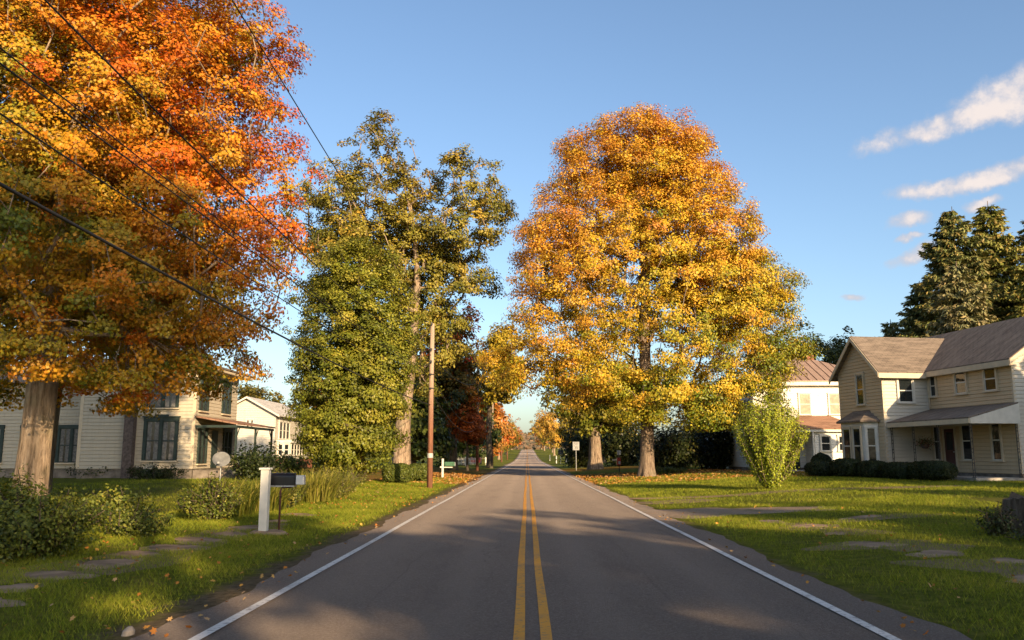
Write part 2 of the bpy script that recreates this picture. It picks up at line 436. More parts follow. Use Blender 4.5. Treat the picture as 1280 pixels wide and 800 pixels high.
# ------------------------------------------------------------------ leaves and trees
KITE = np.array([(0, -.5, 0), (.36, 0, .1), (0, .55, -.04), (-.36, 0, .1)])
LOBE = np.array([(0, -.5, 0), (.17, -.16, .05), (.48, -.2, .1), (.3, .1, .06), (.38, .36, .04), (.12, .28, .03), (0, .56, -.08), (-.12, .28, .03), (-.38, .36, .04), (-.3, .1, .06), (-.48, -.2, .1), (-.17, -.16, .05)])
BLADE = np.array([(-.5, 0, 0), (.5, 0, 0), (.0, 1, 0)])
SPRAY = np.array([(-.10, 0, 0), (.10, 0, 0), (.22, .5, -.03), (.0, 1, -.1), (-.22, .5, -.03)])
def unit(v): return v / np.maximum(np.linalg.norm(v, axis=-1, keepdims=True), 1e-9)
def leaves_mesh(name, P, N, S, C, mat, parent=None, shape=KITE, T=None, fold=1.0):
    """one mesh of many small leaf faces: positions, normals, sizes, colours"""
    n = len(P)
    N = unit(N)
    if T is None: T = rng.normal(size=(n, 3)) + np.array([0, 0, -.7])
    T = unit(T - N * (T * N).sum(-1, keepdims=True))
    B = np.cross(N, T); k = len(shape)
    S = np.asarray(S).reshape(-1, 1, 1) if np.ndim(S) < 2 else np.asarray(S)[:, None, :]
    if S.shape[-1] == 1: S = np.repeat(S, 3, -1)
    sh = shape[None] * S
    V = P[:, None, :] + sh[..., 0:1] * B[:, None] + sh[..., 1:2] * T[:, None] + fold * sh[..., 2:3] * N[:, None]
    return np_mesh(name, V.reshape(-1, 3), np.arange(n * k), np.arange(n) * k, mat, parent, C)

def ramp_col(pal, v):
    pal = np.array(pal); v = np.clip(v, 0, .9999) * (len(pal) - 1); i = v.astype(int); f = (v - i)[:, None]
    return pal[i] * (1 - f) + pal[np.minimum(i + 1, len(pal) - 1)] * f

def lobe_points(lobes, n, inner=.3, rmin=.72, seed=0, lump=.13):
    """clump centres: most near the skin of the crown's lobes, some inside"""
    g = np.random.default_rng(seed)
    L = np.array([[*c, *r] for c, r in lobes], float)
    w = (L[:, 3] * L[:, 4] + L[:, 4] * L[:, 5] + L[:, 3] * L[:, 5]); w /= w.sum()
    k = g.choice(len(L), n, p=w)
    u = unit(g.normal(size=(n, 3)))
    q = np.where(g.random(n) < inner, g.uniform(.25, rmin, n), g.uniform(rmin, 1., n))
    ph = k * 2.4 + seed
    f = 1 + lump * (np.sin(u[:, 0] * 5 + ph) + np.sin(u[:, 1] * 6 + 1.7 * ph) + np.sin(u[:, 2] * 7 + .6 * ph)) * .8
    P = L[k, :3] + u * L[k, 3:] * (q * f)[:, None]
    return P, u

def clump_leaves(Cp, Cu, rad, m, flat=.6, droop=.35, g=rng):
    n = len(Cp)
    rad = rad * g.uniform(.65, 1.25, n)
    mm = np.maximum(3, (m * (rad / rad.mean()) ** 2).astype(int))
    idx = np.repeat(np.arange(n), mm); N = len(idx)
    d = unit(g.normal(size=(N, 3))) * (g.random(N) ** .45)[:, None]
    r = rad[idx][:, None]
    off = d * r * np.array([1, 1, flat])
    off[:, 2] -= droop * r[:, 0] * (d[:, 0] ** 2 + d[:, 1] ** 2)
    P = Cp[idx] + off
    Nn = .7 * unit(Cu[idx]) + .6 * d + np.array([0, 0, .35]) + .36 * g.normal(size=(N, 3))
    return P, Nn, idx

def skeleton(trunk, targets, r_tip, seed, power=.45):
    """limbs: each clump is joined to the nearest piece of the growing skeleton below it; returns segments (p0,p1,r0,r1)"""
    g = np.random.default_rng(seed)
    nodes = [np.array(p, float) for p in trunk]; par = [-1] + list(range(len(trunk) - 1)); nt_ = len(trunk)
    ax = np.array(trunk)[:, :2].mean(0)
    order = np.argsort(np.linalg.norm(targets[:, :2] - ax, axis=1) + .35 * targets[:, 2])
    buf = np.zeros((nt_ + 4 * len(targets), 3)); buf[:nt_] = nodes; cnt = nt_
    zmin = trunk[max(1, len(trunk) // 3)][2]
    for ti in order:
        t = targets[ti]; A = buf[:cnt]
        d = np.linalg.norm(A - t, axis=1)
        dz = t[2] - A[:, 2]
        cost = d + np.where(dz < .25 * d, (.25 * d - dz) * 1.4, 0) + np.where(A[:, 2] < zmin, 6, 0)
        j = int(np.argmin(cost)); p = A[j].copy()
        k = 3 if d[j] > 2.5 else (2 if d[j] > 1. else 1)
        prev = j
        for s in range(1, k + 1):
            f = s / k; q = p * (1 - f) + t * f
            if s < k: q = q + np.array([0, 0, .10 * d[j] * math.sin(math.pi * f) * (1 if dz[j] > 0 else -.3)]) + g.normal(size=3) * .06 * d[j]
            buf[cnt] = q; par.append(prev); prev = cnt; cnt += 1
    load = np.zeros(cnt); ch = np.zeros(cnt, int)
    for i in range(cnt - 1, 0, -1):
        if ch[i] == 0: load[i] += 1
        load[par[i]] += load[i]; ch[par[i]] += 1
    rad = r_tip * np.maximum(load, 1) ** power
    segs = [(buf[par[i]], buf[i], rad[par[i]] if par[i] >= nt_ else rad[i], rad[i]) for i in range(nt_, cnt)]
    return segs, buf[:cnt], rad

def segs_mesh(segs, n=5):
    P0 = np.array([s[0] for s in segs]); P1 = np.array([s[1] for s in segs]); r0 = np.array([s[2] for s in segs]); r1 = np.array([s[3] for s in segs])
    r0 = np.minimum(r0, r1 * 1.6)
    d = unit(P1 - P0); P0 = P0 - d * r0[:, None] * .3
    a = np.where(np.abs(d[:, 2:3]) < .9, np.array([[0, 0, 1.]]), np.array([[1., 0, 0]]))
    s = unit(np.cross(d, a)); t = np.cross(s, d)
    V = []
    for P, r in ((P0, r0), (P1, r1)):
        for j in range(n):
            an = 2 * math.pi * j / n; V.append(P + r[:, None] * (math.cos(an) * s + math.sin(an) * t))
    V = np.stack(V, 1)
    base = np.arange(len(segs))[:, None] * (2 * n)
    F = np.concatenate([base + np.array([[j, (j + 1) % n, n + (j + 1) % n, n + j]]) for j in range(n)], 0)
    return V.reshape(-1, 3), F

def trunk_mesh(pts, rad, flare, n=22, seed=0):
    """the bole: rings with a root flare and uneven bark"""
    g = np.random.default_rng(seed); ph = g.uniform(0, 6.28, 6)
    pts = np.array(pts, float); rad = np.array(rad, float)
    zs = np.linspace(0, 1, 26); L = np.linspace(0, 1, len(pts))
    V = []
    for z in zs:
        c = np.array([np.interp(z, L, pts[:, k]) for k in range(3)]); r = np.interp(z, L, rad)
        h = c[2] - pts[0, 2]
        fl = flare * math.exp(-h / (1.1 * rad[0]))
        for j in range(n):
            a = 2 * math.pi * j / n
            q = r * (1 + .05 * math.sin(3 * a + ph[0] + h * .3) + .04 * math.sin(7 * a + ph[1]) + .025 * math.sin(11 * a + ph[2] + h)) + rad[0] * fl * (.55 + .45 * math.sin(5 * a + ph[3]))
            V.append((c[0] + q * math.cos(a), c[1] + q * math.sin(a), c[2] - (.15 if z == 0 else 0)))
    F = []
    for i in range(len(zs) - 1):
        for j in range(n): a = i * n + j; b = i * n + (j + 1) % n; F.append((a, b, b + n, a + n))
    return np.array(V), np.array(F)

def tree(name, loc, label, lobes, pal, nclump, crad, m, leaf, trunk, trad, bark='bark_limb', cat='tree', group=None, vfun=None, shape=KITE, seed=1,
         flat=.6, droop=.35, inner=.3, r_tip=.02, flare=.45, jit=.3, limbs=True, keep=None, lump=.13, rmin=.72, power=.45, lj=.2, bj=.2):
    T = thing(name, loc, label, cat, 0, group)
    g = np.random.default_rng(seed)
    Cp, Cu = lobe_points(lobes, nclump, inner, rmin, seed, lump)
    if keep is not None:
        k = keep(Cp); Cp, Cu = Cp[k], Cu[k]
    cc = np.average(Cp, axis=0); sp = Cp.max(0) - Cp.min(0)
    out = unit(Cp - cc + np.array([0, 0, .15 * sp[2]]))
    P, N, idx = clump_leaves(Cp, .6 * out + .4 * Cu, crad, m, flat, droop, g)
    rel = (Cp - cc) / (sp / 2 + 1e-6)
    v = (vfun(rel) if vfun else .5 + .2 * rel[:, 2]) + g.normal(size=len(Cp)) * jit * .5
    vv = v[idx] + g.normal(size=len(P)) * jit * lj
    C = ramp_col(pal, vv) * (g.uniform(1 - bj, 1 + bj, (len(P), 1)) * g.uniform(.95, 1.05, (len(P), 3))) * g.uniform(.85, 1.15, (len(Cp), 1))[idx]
    S = leaf * g.uniform(.65, 1.3, len(P))
    P[:, 2] = np.maximum(P[:, 2], .05)
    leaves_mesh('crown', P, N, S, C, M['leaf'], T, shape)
    V, F = trunk_mesh(trunk, trad, flare, seed=seed)
    if limbs:
        sg, _, _ = skeleton([tuple(p) for p in trunk], Cp, r_tip, seed, power)
        V2, F2 = segs_mesh(sg); F = np.concatenate([F, F2 + len(V)]); V = np.concatenate([V, V2])
    np_mesh('trunk', V, F.ravel(), np.arange(len(F)) * 4, M[bark], T, smooth=True)
    return T

GREEN, YG, GOLD, ORANGE, RED = (.07, .115, .012), (.22, .22, .018), (.52, .30, .022), (.60, .20, .015), (.50, .085, .012)
# --- 1 the big orange maple that fills the upper left: many leafy masses with dark gaps between them
def maple_masses():
    g = np.random.default_rng(21); out = []
    for e1, z, r in ((5.7, 13.0, 1.5), (4.6, 11.3, 1.6), (6.2, 10.4, 1.3), (5.1, 9.0, 1.6), (6.4, 8.2, 1.3), (4.7, 7.1, 1.6), (6.6, 6.5, 1.25), (5.6, 5.3, 1.3), (3.6, 4.9, 1.4), (6.3, 4.5, .9), (6.2, 12.2, 1.2), (6.8, 7.3, .9),
                     (3.2, 13.4, 1.8), (1.4, 14.0, 1.8), (-.4, 13.2, 1.7), (1.9, 11.6, 1.5), (.1, 10.9, 1.6), (-1.6, 11.6, 1.6), (3.3, 10.6, 1.2), (-.2, 8.9, 1.5), (1.5, 9.4, 1.1), (-2.2, 9.2, 1.7), (-.4, 6.6, 1.4), (1.3, 6.8, 1.2), (2.4, 5.7, 1.3),
                     (.6, 5.1, 1.3), (-2., 6.6, 1.5), (-.9, 4.3, 1.), (4.6, 4.2, 1.), (2.1, 4.2, 1.), (1.6, 3.3, .8), (4.0, 3.5, .8), (2.9, 3.2, .8), (-1.4, 3.6, .9), (.2, 3.7, .8), (5.6, 3.9, .8), (-3.6, 8, 1.8), (-4., 5.4, 1.5), (-3.4, 11, 1.8), (-2.6, 13.6, 1.8), (3.4, 7.9, 1.1)):
        e1 *= .745; e2 = 4.2 * math.sqrt(max(0, 1 - (e1 / 6.0) ** 2)) * (1 - max(0, (z - 9) / 14)) * min(1, .55 + (z - 3) / 8) + g.uniform(-.7, .7)
        out.append(((.862 * e1 + .506 * e2, .506 * e1 - .862 * e2, z), (r * 1.08, r * 1.08, r * .82)))
        if e1 > 2 or g.random() < .5: out.append(((.862 * e1 * .93 - .506 * e2 * .5, .506 * e1 * .93 + .862 * e2 * .5, z + g.uniform(-.6, .6)), (r * 1.2, r * 1.2, r)))
    return out + [((0, 0, 16.5), (4.6, 4.6, 3.4)), ((-1.5, 2, 12), (4.4, 4.4, 4.5)), ((-6.5, 0, 9), (3.6, 4, 5)), ((1.2, 2.5, 8), (4.0, 3.6, 3.8)), ((1.2, 1, 14.8), (3.2, 3.6, 2.6)), ((1.6, 1.6, 11.5), (4, 3.6, 3.4)), ((.6, .2, 7.5), (3.6, 2.6, 3.2)), ((.2, .4, 11.5), (3.6, 2.6, 3))]
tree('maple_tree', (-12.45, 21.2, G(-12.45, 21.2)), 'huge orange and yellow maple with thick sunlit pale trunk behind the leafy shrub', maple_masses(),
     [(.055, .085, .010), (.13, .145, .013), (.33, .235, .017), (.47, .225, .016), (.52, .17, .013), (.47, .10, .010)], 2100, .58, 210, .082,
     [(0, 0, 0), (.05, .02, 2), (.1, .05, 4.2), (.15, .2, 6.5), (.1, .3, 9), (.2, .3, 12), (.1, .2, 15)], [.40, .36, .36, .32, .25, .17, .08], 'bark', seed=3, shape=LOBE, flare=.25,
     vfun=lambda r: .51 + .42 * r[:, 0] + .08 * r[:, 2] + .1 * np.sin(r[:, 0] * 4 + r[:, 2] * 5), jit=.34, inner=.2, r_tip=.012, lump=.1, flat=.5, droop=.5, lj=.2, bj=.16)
# --- 2 darker second maple just behind it
tree('maple_tree', (-16.4, 28.6, G(-16.4, 28.6)), 'shaded maple with dark trunk close behind the huge orange maple',
     [((0, 0, 10), (5, 4.5, 5)), ((2.5, 1, 7), (3.6, 3.5, 2.6)), ((-4, 0, 8), (4, 4, 4)), ((3.6, 0, 5), (1.6, 1.8, .8))],
     [GREEN, (.14, .15, .014), (.35, .24, .02), (.5, .2, .016)], 230, 1.1, 110, .2,
     [(0, 0, 0), (.1, 0, 3), (.2, .1, 6), (.1, .1, 10), (0, 0, 13)], [.30, .27, .24, .16, .08], 'bark_dark', seed=5, flare=.25, vfun=lambda r: .45 + .2 * r[:, 0], shape=LOBE)
# --- 3 tall open olive tree
tall = [(-2, 25.6, 2.5), (2, 23.8, 2.2), (5.9, 22.8, 2.2), (-5.9, 22.5, 2.2), (-8, 21.6, 1.7), (-3.2, 20.8, 2.7), (1.4, 19.5, 2.3), (5.3, 19.6, 2.2), (7.2, 22, 1.6), (-7, 18.8, 2.), (-4.4, 17.3, 2.4),
        (3.4, 16., 1.8), (6., 14.6, 1.5), (-1.8, 16., 2.2), (3.5, 12., 1.5), (-.2, 22.3, 2), (-4.5, 24, 1.4), (-7.5, 15, 1.6), (4.3, 25.2, 1.), (-2.2, 28., .9)]
gt = np.random.default_rng(12)
tree('tall_tree', (-9.8, 66, G(-9.8, 66)), 'tall ragged olive green tree with open crown, above the egg shaped green maple',
     [((x, gt.uniform(-2.6, 2.6), z), (r * 1.18, r * 1.25, r * .9)) for x, z, r in tall] + [((1.5, 1, 13.5), (2.6, 2.5, 2.6)), ((0, 1.5, 18.5), (4, 3, 2.6)), ((4, 1, 18), (2.6, 2.5, 1.6)), ((-5, 1, 20), (3, 2.5, 1.6)), ((2.5, 0, 9.5), (2.4, 2.4, 2.4))],
     [(.085, .095, .014), (.17, .16, .023), (.28, .23, .038), (.42, .28, .04)], 1000, .8, 95, .2,
     [(0, 0, 0), (.1, 0, 4), (.5, 0, 8), (.9, 0, 12), (1.0, 0, 16), (.6, 0, 20), (-.4, 0, 24)], [.70, .58, .48, .33, .24, .15, .06], 'bark', seed=8,
     vfun=lambda r: .5 + .12 * r[:, 2], jit=.4, inner=.2, r_tip=.032, lump=.22, power=.42)
# --- 4 dense round green maple
tree('green_maple_tree', (-9.35, 45.5, G(-9.35, 45.5)), 'dense egg shaped green maple with leaves down to the lawn, beside the wooden pole',
     [((-.3, 0, 6.6), (3.6, 3.5, 4.2)), ((.1, 0, 8.6), (3.4, 3.3, 4.2)), ((.1, 0, 10.8), (2.7, 2.6, 2.6)), ((-.8, -1, 5.0), (2.3, 2.3, 3)), ((1.3, -1, 5.8), (2.1, 2.2, 3.)), ((-.1, -.6, 2.4), (2.5, 2.6, 1.9))],
     [(.075, .095, .011), (.145, .16, .017), (.24, .225, .026), (.36, .29, .04)], 1150, .58, 130, .13,
     [(0, 0, 0), (0, 0, 3), (.1, 0, 7), (0, 0, 12)], [.3, .24, .16, .05], 'bark_dark', seed=10, vfun=lambda r: .42 + .1 * r[:, 2], jit=.34, inner=.22, lump=.07, r_tip=.012)
# --- 5 the great golden maple
tree('golden_maple_tree', (8.7, 62, G(8.7, 62)), 'great golden orange maple with broad domed crown and flared pale trunk beside the road',
     [((-.6, 0, 21.6), (6.4, 6.2, 5.8)), ((-.5, 0, 15.5), (9.6, 8.2, 6)), ((4.6, -1, 12.5), (6., 6, 4.8)), ((-5.8, -1, 12.5), (5., 5.5, 4.6)), ((1, -3, 9.5), (6.5, 5, 3.6)), ((-4.2, 0, 18.6), (4.8, 5.5, 4.6)), ((3.2, 0, 18.8), (4.8, 5.5, 4.8)),
      ((8.5, 0, 11.8), (3.3, 3.6, 2.6)), ((-7.8, -1.5, 8.6), (3.4, 4, 2.3)), ((9.6, 0, 14.3), (2., 2.6, 1.4)), ((3., -2, 6.6), (5, 4.4, 1.8)), ((-9.9, 0, 8.0), (2.6, 3, 1.7)), ((-.6, 0, 24.4), (5.4, 4.6, 2.9)), ((-3.5, -2, 6.9), (3, 3.5, 1.4)), ((8, -2, 7.4), (2.8, 3, 1.4)), ((10, -1, 9), (2.2, 2.5, 1.6)), ((2, -3, 5.2), (4.2, 3, 1.5)), ((6, -2, 5.4), (3.6, 3, 1.7)), ((-3, -2, 5.6), (3., 3, 1.4)), ((4.6, -.5, 16.6), (4.4, 5, 4.2)), ((-5.6, -.5, 16.4), (4.2, 5, 4.2)), ((6.6, -1, 13.6), (4.2, 4.6, 3.6)), ((2.6, -.5, 21), (4.2, 4.6, 4.4)), ((2.2, 0, 24.2), (3.7, 4, 3.1)), ((-3.2, 0, 23.2), (3.5, 4, 3.2)), ((-.4, 0, 26.2), (2.6, 3, 2.1)), ((-.5, -3.5, 4.6), (2, 1.6, 1.)), ((4.2, -4, 4.2), (2, 1.6, .9))],
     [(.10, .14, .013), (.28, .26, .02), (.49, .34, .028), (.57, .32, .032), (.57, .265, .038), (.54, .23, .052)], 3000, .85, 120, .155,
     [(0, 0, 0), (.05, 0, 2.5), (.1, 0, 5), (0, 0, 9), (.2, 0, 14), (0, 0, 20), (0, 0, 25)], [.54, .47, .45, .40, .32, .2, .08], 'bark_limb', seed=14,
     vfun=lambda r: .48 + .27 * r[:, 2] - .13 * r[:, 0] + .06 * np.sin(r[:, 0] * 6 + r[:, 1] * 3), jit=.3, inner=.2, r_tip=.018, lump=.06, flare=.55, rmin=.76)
# --- 6 second maple behind it by the speed sign
tree('maple_tree', (7.7, 96, G(7.7, 96)), 'smaller yellow green maple with sunlit trunk behind the speed limit sign',
     [((0, 0, 11), (5.5, 5, 5.5)), ((-3, -1, 8), (3, 3, 2.4)), ((2, 0, 6.2), (4.6, 4, 1.8)), ((-1, 0, 5), (2.6, 2.5, 1.1)), ((4, 0, 9), (4.5, 4, 3))],
     [(.06, .085, .012), (.16, .17, .02), (.36, .27, .03), (.44, .2, .03)], 260, 1.2, 60, .36,
     [(0, 0, 0), (0, 0, 3), (-.3, 0, 6), (-.6, 0, 10), (0, 0, 15)], [.75, .62, .5, .34, .1], 'bark', seed=15, vfun=lambda r: .4 + .1 * r[:, 2], r_tip=.03)
# --- 7.. left row behind the pole
tree('red_maple_tree', (-7.9, 90, G(-7.9, 90)), 'dark maple with patches of red and orange leaves high behind the wooden pole',
     [((0, 0, 14), (3.2, 4, 4.8)), ((.6, 0, 9.5), (3., 4, 4)), ((-1.5, 0, 10), (3, 4, 5))],
     [(.04, .05, .012), (.13, .10, .014), (.42, .16, .015), (.5, .06, .012)], 210, 1.1, 60, .36,
     [(0, 0, 0), (0, 0, 5), (.1, 0, 10), (0, 0, 16)], [.5, .42, .3, .1], 'bark_dark', seed=17, vfun=lambda r: .42 + .35 * r[:, 2], jit=.5)
for (x, y, h, w, lab, sd) in ((-10.6, 78, 9, 3.8, 'dark green broad tree in shade behind the clipped hedges', 31), (-9.6, 104, 14, 4.2, 'dark green tree behind the red leaved maple beside the road', 32),
                              (-9.2, 126, 15, 4.4, 'shaded olive tree beyond the second wooden pole', 33), (-16.5, 84, 14, 5.5, 'dark green tree set back between the pale cottage and the tall olive tree', 34), (-10.4, 150, 14, 4.2, 'shaded green tree beside the far dark pole', 35)):
    tree('shade_tree', (x, y, G(x, y)), lab, [((0, 0, h * .6), (w, w, h * .38)), ((.5, -1, h * .36), (w * .95, w, h * .3)), ((-.5, .4, h * .8), (w * .6, w * .6, h * .2))],
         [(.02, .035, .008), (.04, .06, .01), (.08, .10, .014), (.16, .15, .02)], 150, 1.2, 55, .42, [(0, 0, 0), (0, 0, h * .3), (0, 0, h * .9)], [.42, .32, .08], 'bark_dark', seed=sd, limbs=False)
tree('small_red_tree', (-6.2, 88, G(-6.2, 88)), 'small red orange tree whose leaves surround the second wooden pole', [((0, 0, 5.4), (1.9, 1.8, 2.4)), ((.6, 0, 4.4), (1.6, 1.6, 1.6))],
     [(.12, .06, .012), (.4, .09, .014), (.5, .17, .02)], 90, .75, 45, .28, [(0, 0, 0), (0, 0, 3), (0, 0, 6)], [.14, .1, .04], 'bark_dark', seed=36, limbs=False)
tree('yellow_tree', (-4.9, 112, G(-4.9, 112)), 'yellow leaved tree arching over the road edge past the second wooden pole', [((0, 0, 12.5), (3.4, 4, 4.)), ((.8, 0, 15.5), (2.6, 3, 2.6)), ((1.6, -1, 10.5), (2., 2.5, 1.8)), ((2.6, 0, 13), (2., 2, 2)), ((1.6, 0, 17.2), (2.2, 2.5, 1.9))],
     [(.14, .14, .016), (.36, .27, .025), (.48, .3, .03)], 190, 1.15, 60, .4, [(0, 0, 0), (-.2, 0, 5), (0, 0, 10), (.3, 0, 15)], [.4, .34, .26, .08], 'bark_dark', seed=37)

# --- far trees along both sides of the road
far_specs = [(-8.5, 185, 15, 4.6, 'o', 'pale orange tree with loose crown beyond the far poles'), (-9.5, 215, 16, 5, 'r', 'bright orange red tree at the far roadside, past the last poles'), (-8.5, 255, 13, 4, 'y', 'low yellow green tree at the far roadside by the last pole'),
             (-10, 300, 18, 6, 'o', 'tall orange tree in the far row along the grassy bank'), (-9, 360, 16, 6, 'y', 'yellowish tree in the far row along the grassy bank'), (-10, 440, 17, 7, 'o', 'orange brown tree near where the road vanishes'),
             (9.5, 470, 18, 7, 'y', 'yellow tree across the road from the orange brown tree at the vanishing road'), (10.5, 330, 19, 7, 'g', 'rounded golden tree on the far side of the open lawn'), (13.5, 255, 16, 5, 'y', 'yellow green tree before the rounded golden tree'),
             (17.5, 285, 18, 4.5, 'd', 'narrow dark green tree between two golden trees far along the road'), (16, 190, 11, 3.6, 'o', 'small orange tree behind the slim sign posts'), (23, 215, 14, 5, 'y', 'yellow green tree behind the small orange tree'),
             (-9.5, 520, 17, 7, 'r', 'tiny orange tree on the last rise of the far verge'), (-13, 250, 17, 6, 'd', 'shaded tree behind the low yellow green roadside tree'), (9.5, 560, 16, 7, 'o', 'tiny pale orange tree at the end of the road'), (12, 400, 20, 8, 'g', 'golden tree closing the far row on the open lawn side'),
             (13.5, 150, 9.5, 3.6, 'd', 'dark shaded tree behind the speed limit sign')]
fpal = {'o': [(.2, .13, .03), (.42, .18, .035), (.5, .16, .03)], 'r': [(.36, .1, .02), (.5, .13, .02), (.52, .2, .025)], 'y': [(.12, .13, .02), (.28, .22, .03), (.4, .26, .04)], 'g': [(.28, .2, .03), (.45, .27, .04), (.42, .2, .04)], 'd': [(.02, .035, .01), (.05, .065, .012), (.09, .09, .02)]}
for k, (x, y, h, w, c, lab) in enumerate(far_specs):
    tree('roadside_tree', (x, y, G(x, y)), lab, [((0, 0, h * .58), (w, w, h * .36)), ((w * .3, -1, h * .4), (w * .8, w * .8, h * .26)), ((-w * .3, 0, h * .74), (w * .7, w * .7, h * .24))],
         fpal[c], 120, 1.5, 42, .62, [(0, 0, 0), (0, 0, h * .3), (0, 0, h * .9)], [.4, .3, .08], 'bark', seed=50 + k, limbs=False, group='autumn trees along the far road', lump=.2)
# --- broadleaf trees behind the white house and behind the cottage
for k, (x, y, h, w, c, lab) in enumerate([(33.5, 98, 16.5, 4.8, 'd', 'dark green tree rising behind the metal roof of the white house'), (41, 108, 17, 3.6, 'd', 'thin dark tree between the white house and the spruces'), (27.5, 92, 15.5, 4, 'y', 'yellowing tree partly behind the golden maple and white house roof'),
                                          (-36, 112, 11.5, 6, 'y', 'olive tree showing over the ridge of the pale cottage'), (-28, 118, 11.5, 5, 'o', 'brownish tree behind the pale cottage roof'), (-47, 70, 13, 7, 'd', 'dark tree behind the low wing of the cream house')]):
    tree('broadleaf_tree', (x, y, G(x, y)), lab, [((0, 0, h * .6), (w, w, h * .36)), ((w * .3, -1, h * .42), (w * .9, w * .9, h * .3)), ((-w * .2, 0, h * .82), (w * .5, w * .5, h * .17))],
         fpal[c], 150, 1.15, 60, .4, [(0, 0, 0), (0, 0, h * .4), (0, 0, h * .92)], [.45, .3, .06], 'bark_dark', seed=80 + k, lump=.22)
# --- yard trees behind the camera on the sunny side: their shade crosses the road and lawn
yard = [(11.8, -25, 14.5, 2.6), (17.3, -23, 15.5, 2.6), (21.3, -21, 15.5, 2.2), (25.7, -22, 16, 2.4), (31, -21, 16, 2.6), (32.5, 24, 11.5, 4.8), (36.5, 26, 12, 4.5), (30, 17, 9.5, 3.4), (40, 25, 13, 5), (38, -14, 16.5, 2.2), (36, -24, 18, 2.0)]
YARD_LAB = 'yard maple behind the viewer whose shade falls across the road and lawn'
for k, (x, y, h, w) in enumerate(yard):
    tree('yard_maple_tree', (x, y, G(x, y)), YARD_LAB, [((0, 0, h * .62), (w, w, h * .34)), ((w * .4, 0, h * .5), (w * .8, w * .8, h * .25)), ((-w * .3, w * .2, h * .78), (w * .6, w * .6, h * .2))],
         [GREEN, YG, GOLD, ORANGE], 180, 1.0, 80, .4, [(0, 0, 0), (0, 0, h * .35), (0, 0, h * .9)], [.4, .3, .08], 'bark_dark', seed=100 + k, group='yard maples behind the viewer', lump=.25)

for x, y, lab, sd in ((12.6, -26, 'unseen tall tree behind the viewer, high flat crown shaped to shade the orange maple', 150), (16.0, -27.5, 'second unseen tall tree behind the viewer, crown also shaped to shade the maple', 151)):  # added out of view; thin high crowns shaped to shade the maple's lower leaves
    tree('unseen_shading_tree', (x, y, G(x, y)), lab, [((0, 0, 20.9), (3.5, 3.5, 1.25)), ((1, 0, 21.8), (2, 2, .8))], [GREEN, YG, GOLD], 150, .8, 60, .34,
         [(0, 0, 0), (.2, 0, 7), (0, .1, 14), (0, 0, 20)], [.4, .34, .26, .1], 'bark_dark', seed=sd)
# --- spruces
def spruce(loc, h, w, label, pal, seed, dens=1.):
    T = thing('spruce_tree', loc, label, 'spruce'); g = np.random.default_rng(seed)
    P, N, D, S, C = [], [], [], [], []
    segs = []
    z = h * .06
    while z < h * .985:
        f = 1 - z / h; L0 = w * (f ** .6) * (1 - .12 * math.sin(z * 1.3 + seed)) + .15
        for _ in range(int(6 + 5 * f)):
            a = g.uniform(0, 6.283); L = L0 * g.uniform(.62, 1.12); n = max(6, int(L * 38 * dens))
            t = g.uniform(.12, 1, n) ** .8
            dirv = np.array([math.cos(a), math.sin(a), 0]); side = np.array([-math.sin(a), math.cos(a), 0])
            zz = z - .42 * L * t + .30 * L * t ** 2.4 + g.normal(size=n) * .05
            wd = .22 * L * (1 - t * .65) * g.normal(size=n) * .6
            p = dirv * (L * t)[:, None] + side * wd[:, None]; p[:, 2] = zz
            P.append(p)
            d = dirv * .8 + side * np.sign(wd)[:, None] * g.uniform(.1, .9, n)[:, None] + np.array([0, 0, -1]) * g.uniform(.15, 1.1, n)[:, None]
            D.append(d); N.append(np.array([0, 0, .8]) + dirv * .5 + g.normal(size=(n, 3)) * .55)
            S.append(np.stack([g.uniform(.55, .95, n), g.uniform(.55, 1.1, n), np.full(n, .6)], 1) * .52)
            v = .35 + .45 * t + g.normal(size=n) * .16 + (g.random(n) < .02 * (z > .7 * h)) * .7
            C.append(ramp_col(pal, v) * g.uniform(.75, 1.25, (n, 1)))
            segs.append((np.array([0, 0, z]), dirv * L * .5 + np.array([0, 0, z - .13 * L]), .05, .02))
        z += g.uniform(.42, .62) * (.55 + .45 * f)
    leaves_mesh('crown', np.concatenate(P), np.concatenate(N), np.concatenate(S), np.concatenate(C), M['needle'], T, SPRAY, np.concatenate(D))
    V, F = trunk_mesh([(0, 0, 0), (0, 0, h * .5), (0, 0, h)], [.42, .25, .03], .3, 10, seed); V2, F2 = segs_mesh(segs, 4)
    np_mesh('trunk', np.concatenate([V, V2]), np.concatenate([F, F2 + len(V)]).ravel(), np.arange(len(F) + len(F2)) * 4, M['bark_dark'], T, smooth=True)
SP = [(.032, .056, .022), (.08, .11, .036), (.15, .17, .052), (.24, .18, .06)]; SPB = [(.05, .065, .032), (.12, .135, .06), (.21, .205, .09), (.3, .24, .12)]; SPG = [(.05, .072, .02), (.12, .145, .036), (.21, .225, .05), (.28, .2, .06)]
